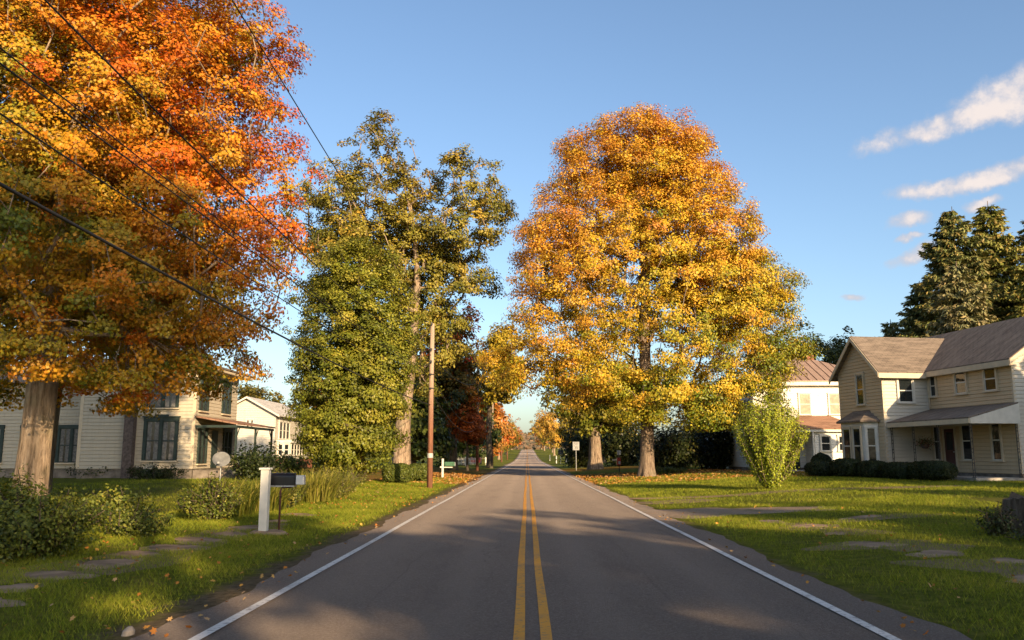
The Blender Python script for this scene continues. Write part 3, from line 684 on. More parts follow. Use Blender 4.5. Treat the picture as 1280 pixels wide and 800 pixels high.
for x, y, h, w, lab, pal, sd in ((43.6, 84, 26.4, 8, 'tall dark spruce with a broad crown, tallest over the grey roof', SP, 201), (48.4, 86, 27.6, 7.6, 'tall spruce with brown cones at its pointed tip, beside the dark tall spruce', SPG, 202),
                                 (52.6, 85, 26.2, 7.8, 'tall golden green spruce at the edge of the picture', SPG, 203), (39.4, 76, 18.8, 6, 'shorter pale grey green spruce before the tall spruces', SPB, 204),
                                 (41.6, 88, 19.5, 6.2, 'slim dark spruce on the outer flank of the tall group', SP, 205), (40.0, 92, 16., 4.2, 'small dark spruce lowest in the group, above the gable roof', SP, 206), (47.5, 78, 19.5, 6.4, 'golden green spruce of middle height above the long roof', SPG, 207), (46.2, 91, 25.2, 7, 'tall dark spruce filling the gap behind the two tallest spruces', SP, 208), (52, 78, 22, 7, 'broad green spruce above the near end of the long roof', SPG, 209)):
    spruce((x, y, G(x, y)), h, w, lab, pal, sd)

# ------------------------------------------------------------------ shrubs, hedges, tall grasses
def shrub(name, loc, label, size, n, leaf, pal, seed, cat='shrub', stems=14, group=None, clump=.28, twig=True):
    """leafy shrub: branching stems with leaves clustered along them"""
    T = thing(name, loc, label, cat, 0, group); g = np.random.default_rng(seed)
    P, N, idx_c, segs = [], [], [], []
    for s in range(stems):
        a = g.uniform(0, 6.283); r = g.random() ** .5
        tip = np.array([math.cos(a) * r * size[0], math.sin(a) * r * size[1], size[2] * (1.05 - .5 * r ** 2) * g.uniform(.75, 1.12)])
        base = np.array([tip[0] * .3, tip[1] * .3, 0])
        pr = base
        for f in (.4, .7, 1.):
            q = base + (tip - base) * f + g.normal(size=3) * .05; segs.append((pr, q, .012, .007)); pr = q
        m_ = n // stems; t = g.uniform(.12, 1.03, m_)
        p = base + (tip - base) * t[:, None] + g.normal(size=(m_, 3)) * clump * np.array([1, 1, .8]) * (.45 + .55 * np.sin(np.pi * np.clip(t, 0, 1)))[:, None]
        P.append(p); N.append(unit(p - np.array([0, 0, size[2] * .3])) + np.array([0, 0, .5]) + g.normal(size=p.shape) * .6); idx_c.append(np.full(m_, g.normal() * .18))
    P = np.concatenate(P); P[:, 2] = np.maximum(P[:, 2], .02); N = np.concatenate(N)
    C = ramp_col(pal, .45 + np.concatenate(idx_c) + g.normal(size=len(P)) * .15) * g.uniform(.75, 1.25, (len(P), 1))
    leaves_mesh('foliage', P, N, leaf * g.uniform(.6, 1.3, len(P)), C, M['leaf'], T, KITE)
    V, F = segs_mesh(segs, 4); np_mesh('stems', V, F.ravel(), np.arange(len(F)) * 4, M['bark_dark'], T)
    return T
SH = [(.028, .044, .008), (.066, .09, .012), (.135, .15, .02), (.27, .235, .036)]
shrub('leafy_shrub', (-8.0, 13.4, G(-8, 13.4)), 'big leafy shrub with arching shoots before the thick maple trunk', (1.25, 1.6, 1.12), 15000, .056, SH, 301, stems=60, clump=.16)
shrub('leafy_shrub', (-9.6, 14.6, G(-9.6, 14.6)), 'leafy shrub at the picture edge behind the big arching one', (1.3, 1.5, 1.15), 10000, .06, SH, 302, stems=44, clump=.17)
shrub('leafy_shrub', (-7.7, 16.6, G(-7.7, 16.6)), 'low spreading shrub between the big shrub and the tall grasses', (.75, .95, .55), 4200, .05, SH, 303, stems=26, clump=.13)
shrub('leafy_shrub', (-9.3, 19.4, G(-9.3, 19.4)), 'small shrub in the shade at the foot of the maple trunk', (.9, 1., .75), 2600, .08, SH, 304, stems=24, clump=.15)
shrub('leafy_shrub', (-13.6, 43, G(-13.6, 43)), 'dark rounded shrub by the porch of the cream house', (1.7, 1.5, 1.75), 5200, .13, [(.012, .02, .006), (.03, .045, .01), (.06, .07, .015)], 305, stems=40, clump=.3)
shrub('leafy_shrub', (-19.2, 43.6, G(-19.2, 43.6)), 'low dark shrub under the tall ground floor window of the cream house', (1.6, .7, .7), 2600, .1, [(.012, .02, .006), (.03, .045, .01), (.06, .07, .015)], 306, stems=26, clump=.2)
shrub('leafy_shrub', (-23.0, 45.6, G(-23.0, 45.6)), 'dark foundation shrub beside the brick chimney', (2.0, .7, .8), 2600, .1, [(.012, .02, .006), (.03, .045, .01), (.06, .07, .015)], 307, stems=26, clump=.2)
shrub('leafy_shrub', (-16.0, 58, G(-16, 58)), 'sunny yellow green shrub before the brick wall of the cottage', (1.5, 1.3, 1.2), 2600, .14, SH, 308, stems=24, clump=.25)
DK = [(.008, .014, .005), (.018, .028, .007), (.035, .045, .01), (.1, .09, .02)]
shrub('dark_yew', (12.2, 73, G(12.2, 73)), 'dark evergreen bush just past the golden maple trunk', (2.6, 2.2, 3.9), 6500, .24, DK, 310, stems=60, clump=.5)
shrub('dark_yew', (16.2, 74, G(16.2, 74)), 'large dark evergreen bush between the golden maple and the grey shed', (2.4, 2.2, 4.6), 6500, .24, DK, 311, stems=60, clump=.5)
shrub('dark_yew', (6.9, 112, G(6.9, 112)), 'dark bush behind the speed limit sign post', (3.2, 3, 5.6), 5200, .32, DK, 312, stems=50, clump=.7)
shrub('dark_yew', (12.3, 108, G(12.3, 108)), 'dark bush behind the red newspaper box', (4.2, 3, 7.2), 6500, .34, DK, 313, stems=60, clump=.8)
shrub('dark_yew', (19.5, 96, G(19.5, 96)), 'tall dark bush rising behind the grey shed', (4, 3, 7.5), 6500, .32, DK, 314, stems=60, clump=.7)
shrub('low_shrub', (10.8, 65.5, G(10.8, 65.5)), 'low bright green growth at the foot of the golden maple', (1.6, .8, .55), 1500, .12, SH, 315, stems=20, clump=.15)
shrub('low_shrub', (7.3, 112, G(7.3, 104)), 'low brown shrub beside the speed limit sign', (1.4, 1, 1.1), 900, .2, [(.08, .05, .02), (.16, .1, .04), (.2, .2, .04)], 316, stems=16, clump=.2)

def vase_shrub(loc, label):
    T = thing('vase_shrub', loc, label, 'shrub'); g = np.random.default_rng(401); P, N, C, segs = [], [], [], []
    for s in range(210):
        a = g.uniform(0, 6.283); r = g.random() ** .5
        top = np.array([math.cos(a) * 1.5 * r, math.sin(a) * 1.5 * r, 0]); hh = 4.0 * (1 - .36 * r ** 2.2) * g.uniform(.86, 1.04)
        t = np.linspace(0, 1, 7); sp = t ** .72
        pts = np.stack([top[0] * sp + .12 * math.cos(a), top[1] * sp + .12 * math.sin(a), hh * t], 1); pts[1:] += g.normal(size=(6, 3)) * .035
        for q0, q1, tt in zip(pts[:-1], pts[1:], t): segs.append((q0, q1, .018 * (1.1 - tt), .018 * (1 - tt) + .002))
        m_ = 190; u = g.uniform(.05, 1.02, m_); p = np.stack([np.interp(u, t, pts[:, k]) for k in range(3)], 1) + g.normal(size=(m_, 3)) * np.array([.075, .075, .06])
        P.append(p); N.append(unit(p * np.array([1, 1, .2])) + np.array([0, 0, .3]) + g.normal(size=p.shape) * .6)
        C.append(ramp_col([(.10, .15, .011), (.21, .265, .018), (.35, .37, .028), (.48, .41, .035)], .45 + g.normal() * .15 + .12 * (u - .5) + g.normal(size=m_) * .14) * g.uniform(.8, 1.2, (m_, 1)))
    P, N, C = map(np.concatenate, (P, N, C))
    leaves_mesh('foliage', P, N, .072 * g.uniform(.7, 1.3, len(P)), C, M['leaf'], T, KITE)
    V, F = segs_mesh(segs, 5); np_mesh('stems', V, F.ravel(), np.arange(len(F)) * 4, M['bark_limb'], T)
vase_shrub((10.5, 37, G(10.5, 37)), 'upright vase shaped yellow green shrub standing alone on the lawn')

def hedge(loc, size, label, n, leaf, pal, seed, name='clipped_hedge', rz=0., group=None, power=4.):
    """clipped rounded block: dense small leaves over a solid core with inner shade in its colour"""
    T = thing(name, loc, label, 'hedge', rz, group); g = np.random.default_rng(seed)
    u = unit(g.normal(size=(n, 3))); u[:, 2] = np.abs(u[:, 2]) * np.where(g.random(n) < .25, -.6, 1)
    k = (np.abs(u) ** power).sum(1) ** (-1 / power)
    q = g.uniform(.9, 1.02, n) + .025 * np.sin(u[:, 0] * 9 + seed) + .02 * np.sin(u[:, 1] * 13)
    P = u * (k * q)[:, None] * np.array(size) / 2; P[:, 2] = np.maximum(P[:, 2] + size[2] / 2, .03)
    N = unit(u * np.abs(u) ** (power - 2)) + g.normal(size=u.shape) * .55 + np.array([0, 0, .2])
    C = ramp_col(pal, .45 + g.normal(size=n) * .2) * g.uniform(.75, 1.25, (n, 1))
    leaves_mesh('foliage', P, N, leaf * g.uniform(.7, 1.3, n), C, M['leaf'], T, KITE)
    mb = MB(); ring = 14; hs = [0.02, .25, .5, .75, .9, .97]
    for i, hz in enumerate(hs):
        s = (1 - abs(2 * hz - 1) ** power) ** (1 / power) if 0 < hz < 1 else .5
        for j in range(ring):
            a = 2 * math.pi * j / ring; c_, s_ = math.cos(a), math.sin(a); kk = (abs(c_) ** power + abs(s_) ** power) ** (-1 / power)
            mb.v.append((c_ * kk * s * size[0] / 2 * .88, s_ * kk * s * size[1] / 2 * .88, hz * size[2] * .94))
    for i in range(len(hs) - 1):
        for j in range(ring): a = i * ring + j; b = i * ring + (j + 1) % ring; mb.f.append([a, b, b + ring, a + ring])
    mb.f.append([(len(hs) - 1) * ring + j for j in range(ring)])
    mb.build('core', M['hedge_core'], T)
M['hedge_core'] = simple('hedge_shade', (.02, .028, .01), .95, .05, .3, 6)  # near-black colour stands in for the shade inside the leaves
HG = [(.05, .075, .012), (.10, .125, .02), (.18, .18, .03)]
hedge((-7.45, 48.6, G(-7.45, 48.6)), (1.55, 1.5, 1.12), 'sunlit clipped hedge block in front of the tall tree trunk', 6500, .075, HG, 501)
hedge((-6.65, 52.4, G(-6.65, 52.4)), (1.5, 2.0, 1.08), 'sunlit clipped hedge block next to the wooden pole', 6000, .08, HG, 502)

def tall_grass(loc, label, r, h, n, pal, seed, name='tall_grass_clump', lean=.35):
    T = thing(name, loc, label, 'ornamental grass'); g = np.random.default_rng(seed)
    a = g.uniform(0, 6.283, n); rr = g.random(n) ** .5; b = np.stack([r[0] * rr * np.cos(a), r[1] * rr * np.sin(a), np.zeros(n)], 1)
    aim = np.stack([np.cos(a), np.sin(a), np.zeros(n)], 1) * rr[:, None] + g.normal(size=(n, 3)) * .5; aim[:, 2] = 0; aim *= lean * h
    hh = h * g.uniform(.55, 1.1, n); w = .010 + .008 * g.random(n)
    s = unit(np.cross(aim + 1e-3, np.array([0, 0, 1.]))); V = []
    for f, ww in ((0, 1.), (.4, 1.1), (.75, .8), (1., .1)):
        c = b + aim * (f ** 2) ; c[:, 2] = hh * (f - .18 * f ** 3)
        V += [c - s * (w * ww)[:, None], c + s * (w * ww)[:, None]]
    V = np.stack(V, 1); base = np.arange(n)[:, None] * 8
    F = np.concatenate([(base + np.array([[0, 1, 3, 2]]))[:, None], (base + np.array([[2, 3, 5, 4]]))[:, None], (base + np.array([[4, 5, 7, 6]]))[:, None]], 1).reshape(-1, 4)
    C = np.repeat(ramp_col(pal, .45 + g.normal(size=n) * .25) * g.uniform(.8, 1.2, (n, 1)), 3, 0)
    np_mesh('blades', V.reshape(-1, 3), F.ravel(), np.arange(len(F)) * 4, M['blade'], T, C)
GR = [(.05, .075, .010), (.12, .145, .018), (.22, .21, .03), (.34, .28, .08)]; GY = [(.12, .14, .02), (.24, .23, .035), (.42, .34, .10)]
shrub('leafy_shrub', (-7.75, 20.9, G(-7.75, 20.9)), 'dark green bushy shrub at the head of the grassy border by the slab path', (.8, 1., .95), 4200, .065, SH, 600, stems=60, clump=.1)
for k, (x, y, rx, ry, h, n, lab, pal) in enumerate([(-8.0, 22.4, .8, 1.0, 1.1, 450, 'arching green grass clump beside the satellite dish pole', GR),
                                                     (-7.7, 24.6, .7, 1.0, 1.0, 420, 'arching green grass clump behind the white post', GR), (-8.1, 27.0, .9, 1.2, 1.05, 450, 'green grass clump behind the black mailbox', GR),
                                                     (-7.6, 30.0, .8, 1.1, 1.25, 520, 'pale straw coloured grass clump in the middle of the border', GY), (-7.8, 33.4, .9, 1.4, 1.1, 480, 'sunlit yellow green grass clump at the far end of the border', GY)]):
    tall_grass((x, y, G(x, y)), lab, (rx, ry), h, n, pal, 600 + k, lean=.5)
for k, (x, y, sx, sy, sz, lab) in enumerate([(-8.5, 23.6, .7, .8, .8, 'leafy bush between the first two grass clumps of the border'), (-7.5, 26.0, .6, .9, .75, 'leafy bush behind the mailbox pipe among the grass clumps'), (-8.3, 28.8, .9, 1., 1.05, 'bushy yellow green plant beyond the mailbox in the border'), (-7.4, 31.8, .8, 1., .95, 'bushy plant between the straw coloured and the farthest grass clump'), (-8.0, 36.4, 1.2, 1.3, 1.15, 'sunlit bushy shrub ending the border before the egg shaped maple')]):
    shrub('border_bush', (x, y, G(x, y)), lab, (sx * 1.15, sy * 1.15, sz), 4200, .055, SH if k < 2 else [(.05, .07, .012), (.12, .14, .02), (.22, .2, .035), (.34, .28, .07)], 640 + k, 'bush', stems=46, clump=.09)

# ------------------------------------------------------------------ building helpers (local house frame)
def siding(mb, o, u, n, lim, z0, z1, c=.19):
    """lapped boards: each course leans out at its foot and has a shadow-casting lip"""
    o = Vector(o); u = Vector(u); n = Vector(n); z = z0
    while z < z1 - .01:
        zt = min(z + c, z1); a0, b0 = lim(z); a1, b1 = lim(zt)
        if b0 - a0 < .02: break
        P = lambda s, zz, d: o + u * s + Vector((0, 0, zz)) + n * d
        if b1 - a1 < .02: a1 = b1 = (a1 + b1) / 2
        mb.face([P(a0, z, .030), P(b0, z, .030), P(b1, zt, .002), P(a1, zt, .002)])
        mb.face([P(a0, z - .022, .003), P(b0, z - .022, .003), P(b0, z, .030), P(a0, z, .030)])
        z = zt
def rect(a, b): return lambda z: (a, b)
def gable(a, b, ze, zr): return lambda z: (a, b) if z <= ze else (a + (b - a) / 2 * (z - ze) / (zr - ze), b - (b - a) / 2 * (z - ze) / (zr - ze))
def obox(mb, o, u, n, s0, s1, z0, z1, d0, d1):
    """box in a wall's frame: along u, up, and out along n"""
    o = Vector(o); u = Vector(u); n = Vector(n)
    P = [o + u * s + n * d + Vector((0, 0, z)) for z in (z0, z1) for s, d in ((s0, d0), (s1, d0), (s1, d1), (s0, d1))]
    k = len(mb.v); mb.v += [tuple(p) for p in P]
    mb.f += [[k + i for i in q] for q in ((0, 3, 2, 1), (4, 5, 6, 7), (0, 1, 5, 4), (1, 2, 6, 5), (2, 3, 7, 6), (3, 0, 4, 7))]
def window(parent, o, u, n, s0, s1, z0, z1, frame='white', cas=.11, mull=0, curtain=False, cap=False, sash='white', name='window', pane='glass'):
    f = MB()
    obox(f, o, u, n, s0 - cas, s0, z0, z1, 0, .10); obox(f, o, u, n, s1, s1 + cas, z0, z1, 0, .10)
    obox(f, o, u, n, s0 - cas - .02, s1 + cas + .02, z1, z1 + cas * 1.2, 0, .11)
    if cap:
        obox(f, o, u, n, s0 - cas - .08, s1 + cas + .08, z1 + cas * 1.2, z1 + cas * 1.2 + .07, 0, .16)
        obox(f, o, u, n, (s0 + s1) / 2 - .35, (s0 + s1) / 2 + .35, z1 + cas * 1.2 + .07, z1 + cas * 1.2 + .16, 0, .12)
    for k in range(mull): m_ = s0 + (s1 - s0) * (k + 1) / (mull + 1); obox(f, o, u, n, m_ - .07, m_ + .07, z0, z1, 0, .09)
    w = f.build(name, M[frame], parent)
    s = MB(); obox(s, o, u, n, s0 - cas - .05, s1 + cas + .05, z0 - .07, z0, 0, .15); s.build('sill', M[frame if frame != 'green_trim' else 'trim'], w)
    g = MB(); obox(g, o, u, n, s0, s1, z0, z1, .0, .042); g.build('pane', M[pane], w)
    h = MB(); zm = (z0 + z1) / 2; bays = mull + 1
    for k in range(bays):
        a = s0 + (s1 - s0) * k / bays + (.07 if k else 0); b = s0 + (s1 - s0) * (k + 1) / bays - (.07 if k < mull else 0)
        obox(h, o, u, n, a, b, zm - .03, zm + .03, .042, .062); obox(h, o, u, n, a, a + .045, z0, z1, .042, .06); obox(h, o, u, n, b - .045, b, z0, z1, .042, .06)
        obox(h, o, u, n, a, b, z0, z0 + .05, .042, .061); obox(h, o, u, n, a, b, z1 - .05, z1, .042, .061)
        if curtain:
            q = MB(); nn = 12
            for side in (0, 1):
                wv = (b - a) * .33; st = a + .05 if side == 0 else b - .05 - wv
                for i in range(nn):
                    x0 = st + wv * i / nn; x1 = st + wv * (i + 1) / nn; d0 = .045 + .004 * (i % 2); d1 = .045 + .004 * ((i + 1) % 2)
                    oo, uu, nv = Vector(o), Vector(u), Vector(n)
                    q.face([oo + uu * x0 + nv * d0 + Vector((0, 0, z0 + .06)), oo + uu * x1 + nv * d1 + Vector((0, 0, z0 + .06)), oo + uu * x1 + nv * d1 + Vector((0, 0, z1 - .06)), oo + uu * x0 + nv * d0 + Vector((0, 0, z1 - .06))])
            q.build('curtain', M['cloth'], w)
    h.build('sash', M[sash], w)
    return w
X_, Y_ = (1, 0, 0), (0, 1, 0); NX, NY = (-1, 0, 0), (0, -1, 0)

# ------------------------------------------------------------------ cream farmhouse with the porch (right)
fh = thing('farmhouse', (23.48, 41, .42), 'cream sided two storey farmhouse with street gable, grey shingle roof and long front porch', 'house', R(9.7))
ZE, ZR, ZW = 6.0, 8.42, 7.98
w = MB()
siding(w, (0, 0, 0), Y_, NX, rect(0, 6.4), .35, ZE)                                   # long street wall
siding(w, (-2.8, 6.4, 0), Y_, NX, gable(0, 4.45, ZE, ZW), .35, ZW)                    # street gable
w.build('cream_wall', M['cream'], fh)
w = MB()
siding(w, (0, 6.4, 0), NX, NY, rect(0, 2.8), .35, ZE); w.build('wing_side_wall', M['white_siding'], fh); w = MB()
siding(w, (0, 0, 0), X_, NY, gable(0, 7, ZE, ZR), .35, ZR)                            # end gable towards the viewer
siding(w, (7, 0, 0), Y_, X_, rect(0, 10.85), .35, ZE); siding(w, (0, 10.85, 0), X_, Y_, gable(0, 7, ZE, ZR), .35, ZR); siding(w, (-2.8, 10.85, 0), X_, Y_, rect(0, 2.8), .35, ZE)
w.build('end_wall', M['white_siding'], fh)
w = MB(); w.box((.02, .02, -.3), (6.98, 10.83, .35)); w.box((-2.78, 6.42, -.3), (.02, 10.83, .351)); w.build('foundation', M['foundation'], fh)
w = MB()
for (x, y) in ((-.02, -.02), (-2.82, 6.38), (-2.82, 10.74), (6.9, -.02)): w = MB(); w.box((x, y, .36), (x + .13, y + .13, ZE - .06)); w.build('corner_board', M['trim'], fh)
ov = .38; sl = (ZR - ZE) / 3.5; slw = (ZW - ZE) / 2.225
zo = ZE - ov * sl + .1
r = MB()
r.slab([(-ov, -ov, zo), (3.5, -ov, ZR + .1), (3.5, 11.2, ZR + .1), (-ov, 11.2, zo)][::-1], .1)
r.slab([(3.5, -ov, ZR + .1), (7 + ov, -ov, zo), (7 + ov, 11.2, zo), (3.5, 11.2, ZR + .1)][::-1], .1)
zwo = ZE - ov * slw + .11; xr = 3.0
r.slab([(-3.2, 6.4 - ov, zwo), (.4, 6.4 - ov, zwo), (xr, 8.625, ZW + .11), (-3.2, 8.625, ZW + .11)], .1)
r.slab([(-3.2, 8.625, ZW + .11), (xr, 8.625, ZW + .11), (.4, 10.85 + ov, zwo), (-3.2, 10.85 + ov, zwo)], .1)
r.build('roof', M['shingle'], fh)
w = MB()   # fascia boards, soffits and barge boards
w.box((-ov - .02, -ov, zo - .34), (-ov + .03, 6.0, zo - .06)); w.box((-ov + .03, -ov, zo - .34), (0, 6.0, zo - .31))
w.box((-3.2, 6.4 - ov - .03, zwo - .34), (-.3, 6.4 - ov + .02, zwo - .07)); w.box((-3.2, 6.4 - ov + .02, zwo - .34), (-.3, 6.4, zwo - .31))
for ya, yb in ((6.4 - ov, 8.625), (10.85 + ov, 8.625)):
    k = len(w.v); w.v += [(-3.24, ya, zwo - .30), (-3.24, yb, ZW - .19), (-3.24, yb, ZW + .06), (-3.24, ya, zwo - .05), (-3.19, ya, zwo - .30), (-3.19, yb, ZW - .19), (-3.19, yb, ZW + .06), (-3.19, ya, zwo - .05)]
    w.f += [[k + i for i in q] for q in ((0, 1, 2, 3), (4, 7, 6, 5), (0, 4, 5, 1), (3, 2, 6, 7), (0, 3, 7, 4), (1, 5, 6, 2))]
for xa, xb in ((-ov, 3.5), (7 + ov, 3.5)):
    k = len(w.v); w.v += [(xa, -ov - .04, zo - .3), (xb, -ov - .04, ZR - .2), (xb, -ov - .04, ZR + .05), (xa, -ov - .04, zo - .05), (xa, -ov + .01, zo - .3), (xb, -ov + .01, ZR - .2), (xb, -ov + .01, ZR + .05), (xa, -ov + .01, zo - .05)]
    w.f += [[k + i for i in q] for q in ((0, 1, 2, 3), (4, 7, 6, 5), (0, 4, 5, 1), (3, 2, 6, 7), (0, 3, 7, 4), (1, 5, 6, 2))]
w.build('fascia', M['trim'], fh)
for (a, b) in ((1.05, 1.85), (3.25, 4.05), (5.7, 6.15)): window(fh, (0, 0, 0), Y_, NX, a, b, 4.42, 5.6, 'trim', .1, cap=False)
window(fh, (0, 6.4, 0), NX, NY, 1.0, 1.85, 4.12, 5.42, 'white', .11, curtain=False)
window(fh, (-2.8, 6.4, 0), Y_, NX, 1.75, 2.45, 4.1, 5.85, 'trim', .1)
for (a, b) in ((1.1, 1.7), (3.2, 3.9), (5.7, 6.2)): window(fh, (0, 0, 0), Y_, NX, a, b, .98, 2.95, 'trim', .1, curtain=False)
d = MB(); obox(d, (0, 0, 0), Y_, NX, 4.5, 5.3, .36, 2.62, .0, .06); dr = d.build('front_door', M['door'], fh)
d = MB(); obox(d, (0, 0, 0), Y_, NX, 4.65, 5.15, 1.5, 2.45, .06, .07); d.build('door_glass', M['glass'], dr)
d = MB(); obox(d, (0, 0, 0), Y_, NX, 4.38, 4.5, .36, 2.62, 0, .08); obox(d, (0, 0, 0), Y_, NX, 5.3, 5.42, .36, 2.62, 0, .08); obox(d, (0, 0, 0), Y_, NX, 4.36, 5.44, 2.62, 2.78, 0, .09); d.build('door_frame', M['trim'], dr)
d = MB(); d.tube([(-.06, 4.58, 1.4), (-.1, 4.58, 1.4)], .03, 8); d.build('handle', M['grey_metal'], dr)
p = MB(); p.tube([(-.42, 6.2, zo - .2), (-.1, 6.28, zo - .55), (-.07, 6.3, 3.85)], .045, 8); p.build('downspout', M['trim'], fh)
# porch
w = MB(); w.box((-2.55, -.2, -.2), (-.03, 6.36, .18)); w.build('porch_floor', M['concrete'], fh)
r = MB(); r.slab([(-2.72, -.26, 3.02), (-.03, -.26, 3.74), (-.03, 6.36, 3.74), (-2.72, 6.36, 3.02)][::-1], .07); r.build('porch_roof', M['shingle'], fh)
w = MB(); w.box((-2.74, -.28, 2.72), (-2.66, 6.36, 2.95)); w.box((-2.655, -.26, 2.74), (-.05, 6.34, 2.77)); w.build('porch_beam', M['trim'], fh)
w = MB(); k = len(w.v); w.v += [(-2.66, -.3, 2.72), (-.03, -.3, 2.72), (-.03, -.3, 3.68), (-2.66, -.3, 2.96), (-2.66, -.24, 2.72), (-.03, -.24, 2.72), (-.03, -.24, 3.68), (-2.66, -.24, 2.96)]
w.f += [[k + i for i in q] for q in ((0, 1, 2, 3), (4, 7, 6, 5), (0, 4, 5, 1), (2, 6, 7, 3), (1, 5, 6, 2), (0, 3, 7, 4))]
w.build('porch_gable_panel', M['white'], fh)
for (x, y) in ((-2.5, 6.25), (-2.5, 4.35), (-2.5, 2.35), (-2.5, -.05), (-.12, -.12)):
    p = MB()
    for dx in (-.07, .07): p.tube([(x, y + dx, .18), (x, y + dx, 2.72)], .016, 6)
    for q in range(5): zz = .45 + q * .5; p.tube([(x, y - .07, zz), (x, y, zz + .12), (x, y + .07, zz)], .009, 5); p.tube([(x, y - .07, zz), (x, y, zz - .12), (x, y + .07, zz)], .009, 5)
    p.box((x - .05, y - .11, .18), (x + .05, y + .11, .2)); p.build('porch_post', M['dark_metal'], fh)
b = MB(); b.tube([(-2.58, 6.42 - .35, 1.9)] * 1 + [(-2.58, 6.07, 1.95)], .01, 4)
# bay window at the street gable
w = MB(); bx0, bx1 = -3.45, -2.8; fpts = [(-2.8, 7.0), (bx0, 7.45), (bx0, 9.75), (-2.8, 10.2)]
lo = [(x, y, .1) for x, y in fpts]; hi = [(x, y, 3.15) for x, y in fpts]
for i in range(3): w.face([lo[i], lo[i + 1], hi[i + 1], hi[i]])
w.face(hi); w.build('bay', M['white'], fh)
rb = MB(); ro = [(-2.8, 6.75, 3.16), (bx0 - .22, 7.32, 3.16), (bx0 - .22, 9.88, 3.16), (-2.8, 10.45, 3.16)]; rt = [(-2.8, 7.7, 3.75), (-2.85, 7.9, 3.75), (-2.85, 9.3, 3.75), (-2.8, 9.5, 3.75)]
for i in range(3): rb.slab([ro[i], ro[i + 1], rt[i + 1], rt[i]], .1)
rb.build('bay_roof', M['shingle'], fh)
dv = Vector((-.65, .45, 0)).normalized(); nv = Vector((-.45, -.65, 0)).normalized(); L_ = math.hypot(.65, .45)
window(fh, (-2.8, 7.0, 0), tuple(dv), tuple(nv), .17, L_ - .17, .75, 2.75, 'white', .09, curtain=False)
window(fh, (bx0, 7.45, 0), Y_, NX, .25, 1.0, .75, 2.75, 'trim', .09); window(fh, (bx0, 7.45, 0), Y_, NX, 1.3, 2.05, .75, 2.75, 'trim', .09)
# low dark hedges in front, each its own thing
HD = [(.012, .02, .007), (.03, .042, .012), (.055, .065, .018)]
fhM = Matrix.Translation((23.48, 41, 0)) @ Matrix.Rotation(R(9.7), 4, 'Z')
for k, (x, y, sx, sy, sz, lab) in enumerate([(-3.75, 1.3, 1.25, 2.9, .95, 'low dark hedge at the open end of the farmhouse porch'), (-3.75, 3.9, 1.25, 2.6, .9, 'low dark hedge before the farmhouse front door'), (-3.8, 6.3, 1.3, 2.3, .95, 'low dark hedge at the inner corner of the porch'), (-4.3, 8.0, 1.2, 2.2, 1.05, 'rounded dark hedge under the bay window'), (-4.6, 10.3, 1.3, 2.2, .9, 'low dark hedge past the bay window near the ball bush')]):
    q = fhM @ Vector((x, y, 0)); hedge((q.x, q.y, G(q.x, q.y)), (sx, sy, sz), lab, 5000, .085, HD, 520 + k, 'dark_hedge', R(9.7), power=3.)
hedge((18.05, 52.6, G(18.05, 52.6)), (1.25, 1.25, 1.35), 'ball shaped dark bush at the corner of the white house', 3500, .09, HD, 530, 'ball_bush', power=2.1)
hb = thing('hanging_basket', tuple(fhM @ Vector((-1.3, 5.2, 2.75))), 'hanging flower basket of reddish plants under the porch roof', 'hanging basket')
p = MB(); p.tube([(0, 0, -.02), (0, 0, -.45)], .006, 5); p.build('hook', M['dark_metal'], hb)
p = MB(); p.tube([(0, 0, -.75), (0, 0, -.65), (0, 0, -.5)], [.1, .2, .24], 12); p.build('pot', M['chimney'], hb)
g = np.random.default_rng(9); P = g.normal(size=(500, 3)) * np.array([.22, .22, .14]) + np.array([0, 0, -.45])
leaves_mesh('foliage', P, P + np.array([0, 0, .6]) + g.normal(size=P.shape) * .3, np.full(500, .07), ramp_col([(.04, .07, .01), (.09, .1, .02), (.3, .05, .03)], g.random(500)), M['leaf'], hb)

# ------------------------------------------------------------------ white house with the metal roof
wh = thing('white_house', (17.6, 66, .42), 'sunlit white house with hipped reddish metal roof between the golden maple and the farmhouse', 'house')
W_, D_, ZH = 10.5, 9.0, 6.9
w = MB(); siding(w, (0, 0, 0), X_, NY, rect(0, W_), .3, ZH); siding(w, (0, 0, 0), Y_, NX, rect(0, D_), .3, ZH); siding(w, (W_, 0, 0), Y_, X_, rect(0, D_), .3, ZH); siding(w, (0, D_, 0), X_, Y_, rect(0, W_), .3, ZH); w.build('wall', M['sunlit_siding'], wh)
w = MB(); w.box((.02, .02, -.3), (W_ - .02, D_ - .02, .3)); w.build('foundation', M['foundation'], wh)
o_ = .5; r = MB(); A, B_ = (4.2, 4.4, 9.1), (6.6, 4.4, 9.1); e = [(-o_, -o_, ZH + .05), (W_ + o_, -o_, ZH + .05), (W_ + o_, D_ + o_, ZH + .05), (-o_, D_ + o_, ZH + .05)]
r.slab([e[0], e[1], B_, A], .08); r.slab([e[1], e[2], B_], .08); r.slab([e[2], e[3], A, B_], .08); r.slab([e[3], e[0], A], .08)
rf = r.build('roof', M['metal_roof'], wh)
s = MB()
for k in range(1, 19):
    x = -o_ + (W_ + 2 * o_) * k / 19; f = min(1, (x + o_) / (4.2 + o_), (W_ + o_ - x) / (W_ + o_ - 6.6))
    s.tube([(x, -o_, ZH + .07), (x, -o_ + (4.4 + o_) * f, ZH + .07 + (9.1 - ZH - .05) * f)], .03, 4)
s.build('seams', M['shingle_red'], rf)
w = MB(); w.box((-o_ + .04, -o_ + .04, ZH - .32), (W_ + o_ - .04, -.02, ZH - .02)); w.box((-o_ + .04, 0, ZH - .32), (-.02, D_ + .4, ZH - .02)); w.build('cornice', M['white'], wh)
